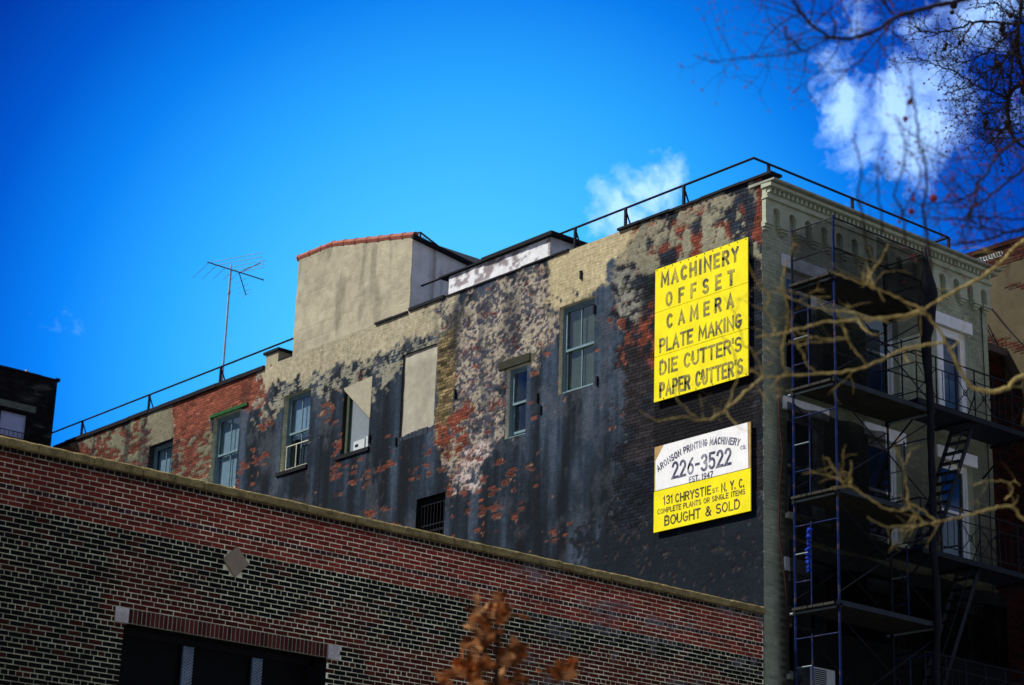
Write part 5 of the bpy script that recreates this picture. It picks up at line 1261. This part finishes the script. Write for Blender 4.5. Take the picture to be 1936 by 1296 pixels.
# --- second tree, fine dark twigs with seed balls, upper right
D2 = 21.0; p2 = D2/FPX
tb2 = at_depth(2160, 1100, D2)
t2 = empty('seed_ball_tree', (tb2[0], tb2[1], 0), 'bare tree of fine dark twigs hung with round seed balls at top right', 'tree')
m_ = MB(); m_.tube([(tb2[0], tb2[1], 0), tuple(at_depth(2150, 700, D2)), tuple(at_depth(2110, 300, D2)), tuple(at_depth(2060, -200, D2))], [.32, .24, .17, .10], 10); m_.build('trunk', bark2M, t2, smooth=True)
BR2 = [([(2090, 200), (2000, 230), (1936, 140), (1925, 60), (1932, 10), (1940, -40)], 5, 3.0), ([(2100, 260), (1990, 300), (1915, 260), (1908, 190), (1915, 110), (1925, 60), (1930, 0)], 4.0, 2.0),
       ([(2060, 30), (1936, 44), (1880, 42), (1838, 43), (1820, 50), (1790, 60), (1765, 62), (1745, 60), (1736, 58)], 3.4, 1.0),
       ([(1838, 43), (1815, 80), (1800, 98), (1780, 115)], 1.8, .8), ([(1925, 52), (1895, 75), (1870, 97), (1850, 108), (1815, 118), (1800, 110)], 2.8, 1.0),
       ([(1920, 60), (1910, 100), (1880, 125), (1860, 140), (1830, 165), (1800, 175), (1782, 180)], 2.2, .8), ([(1915, 190), (1880, 175), (1850, 165), (1810, 140), (1770, 122), (1740, 110), (1728, 92)], 2.2, .8),
       ([(1912, 195), (1870, 195), (1830, 192), (1790, 190)], 1.6, .7), ([(1912, 200), (1880, 212), (1840, 215), (1803, 218)], 1.8, .7), ([(1908, 235), (1890, 255), (1870, 270), (1858, 283)], 2.4, .9),
       ([(1930, 40), (1900, 20), (1880, 5), (1850, 15), (1822, 16)], 2.0, .8), ([(1936, 250), (1905, 250), (1880, 245), (1860, 240)], 1.8, .8), ([(1892, 260), (1870, 262), (1855, 250)], 1.6, .7),
       ([(1940, 150), (1920, 165), (1900, 200), (1905, 235)], 3.5, 2.4), ([(2040, 90), (1960, 110), (1936, 105), (1900, 108), (1870, 112)], 2.4, 1.0), ([(1900, 110), (1880, 160), (1868, 205)], 1.6, .8), ([(2050, -20), (1960, -10), (1900, -20), (1850, -30), (1825, 0)], 3, 1)]
m3 = MB(); bd = MB()
for pts, r0, r1 in BR2:
    m_ = MB(); S, rad = branch(m_, pts, D2, D2-.8, r0*p2, r1*p2, 5, 5, .012); m_.build('branch', bark2M, t2, smooth=True)
    twigs(m3, S, rad, 8+len(pts)*4, .40, 1, bd, 0, .0050)
m3.build('twigs', bark2M, t2, kind='stuff'); bd.build('buds', bark2M, t2, kind='stuff')
for x, y, r in ((1789, 85, 5), (1786, 93, 5), (1814, 82, 5), (1896, 46, 6), (1894, 56, 7), (1896, 66, 5), (1886, 122, 8), (1880, 128, 5), (1916, 100, 6), (1863, 232, 7), (1862, 238, 5), (1905, 232, 8), (1906, 240, 7), (1803, 10, 8), (1800, 24, 5), (1935, 158, 9), (1938, 172, 10), (1910, 30, 6), (1920, 45, 7)):
    mm = MB().ball(at_depth(x, y, D2-.5), r*p2*.9, 8, 6, .12); mm.tube([at_depth(x, y, D2-.5), at_depth(x+2, y-24, D2-.5)], .004, 4); mm.build('seed_ball', bark2M, t2)
# --- young oak with dry leaves
D3 = 11.0; p3 = D3/FPX; tb3 = at_depth(945, 1500, D3)
t3 = empty('young_oak', (tb3[0], tb3[1], 0), 'slim young oak top with dry brown leaves in front of the low brick building', 'tree')
m_ = MB(); S, rad = branch(m_, [(960, 1700), (950, 1500), (942, 1350), (938, 1280), (941, 1215), (938, 1170), (944, 1135)], D3, D3, 9*p3, 1.5*p3); m_.tube([(tb3[0], tb3[1], 0), tuple(S[0])], [.06, 9*p3], 7); m_.build('trunk', bark2M, t3, smooth=True)
subs = [[(940, 1300), (900, 1270), (868, 1262), (842, 1290)], [(940, 1290), (965, 1262), (980, 1240)], [(940, 1240), (915, 1215), (895, 1195)], [(938, 1330), (1000, 1320), (1050, 1290), (1085, 1262)], [(941, 1210), (955, 1185), (965, 1165)]]
for pts in subs: m_ = MB(); branch(m_, pts, D3, D3+R.uniform(-.3, .3), 1.6*p3, .8*p3, 5); m_.build('branch', bark2M, t3, smooth=True)
half = [(0, -.12), (.03, .05), (.24, .12), (.09, .22), (.40, .36), (.11, .45), (.46, .62), (.13, .68), (.28, .86), (.08, .86), (0, 1.0)]
ol = half+[(-a, b) for a, b in reversed(half[1:-1])]
leaf_meshes = []
for k in range(6):
    cx_ = R.uniform(.2, .6); vs = [(0, .45, 0)]; fs = []
    for a, b in ol: vs.append((a*.9, b, cx_*a*a*1.6*(1 if k % 2 else -1)+R.uniform(-.03, .03)+.25*(b-.5)**2))
    n = len(ol); fs = [(0, 1+i, 1+(i+1) % n) for i in range(n)]
    th = len(vs); vs += [(x, y, z-.012) for x, y, z in vs]; fs += [(th, th+1+(i+1) % n, th+1+i) for i in range(n)]+[(1+i, th+1+i, th+1+(i+1) % n, 1+(i+1) % n) for i in range(n)]
    me = bpy.data.meshes.new('leaf'); me.from_pydata(vs, [], fs); me.update(); me.materials.append(leafMs[k % 3]); leaf_meshes.append(me)
root = Vector(t3.location)
for x, y, c, sp_ in ((943, 1138, 3, 7), (925, 1160, 6, 16), (905, 1180, 7, 18), (955, 1168, 6, 14), (925, 1205, 8, 18), (898, 1215, 4, 12), (908, 1235, 3, 9), (972, 1228, 7, 16), (955, 1252, 7, 14), (985, 1240, 3, 10), (895, 1268, 10, 20), (872, 1262, 6, 14), (920, 1262, 4, 10), (845, 1288, 6, 14), (890, 1290, 4, 14),
                   (1060, 1282, 6, 16), (1085, 1268, 5, 12), (1040, 1275, 2, 6), (978, 1292, 6, 16), (960, 1300, 4, 14), (925, 1305, 5, 20)):
    for i in range(int(c*2.6)):
        o = bpy.data.objects.new('leaf', R.choice(leaf_meshes)); col.objects.link(o); o.parent = t3
        p = at_depth(x+R.gauss(0, sp_*.6), y+R.gauss(0, sp_*.6), D3+R.uniform(-.12, .12)); o.location = Vector(p)-root
        s = R.uniform(.055, .09); o.scale = (s, s, s); o.rotation_euler = (R.uniform(1.6, 3.6), R.uniform(-.9, .9), R.uniform(0, 6.3))
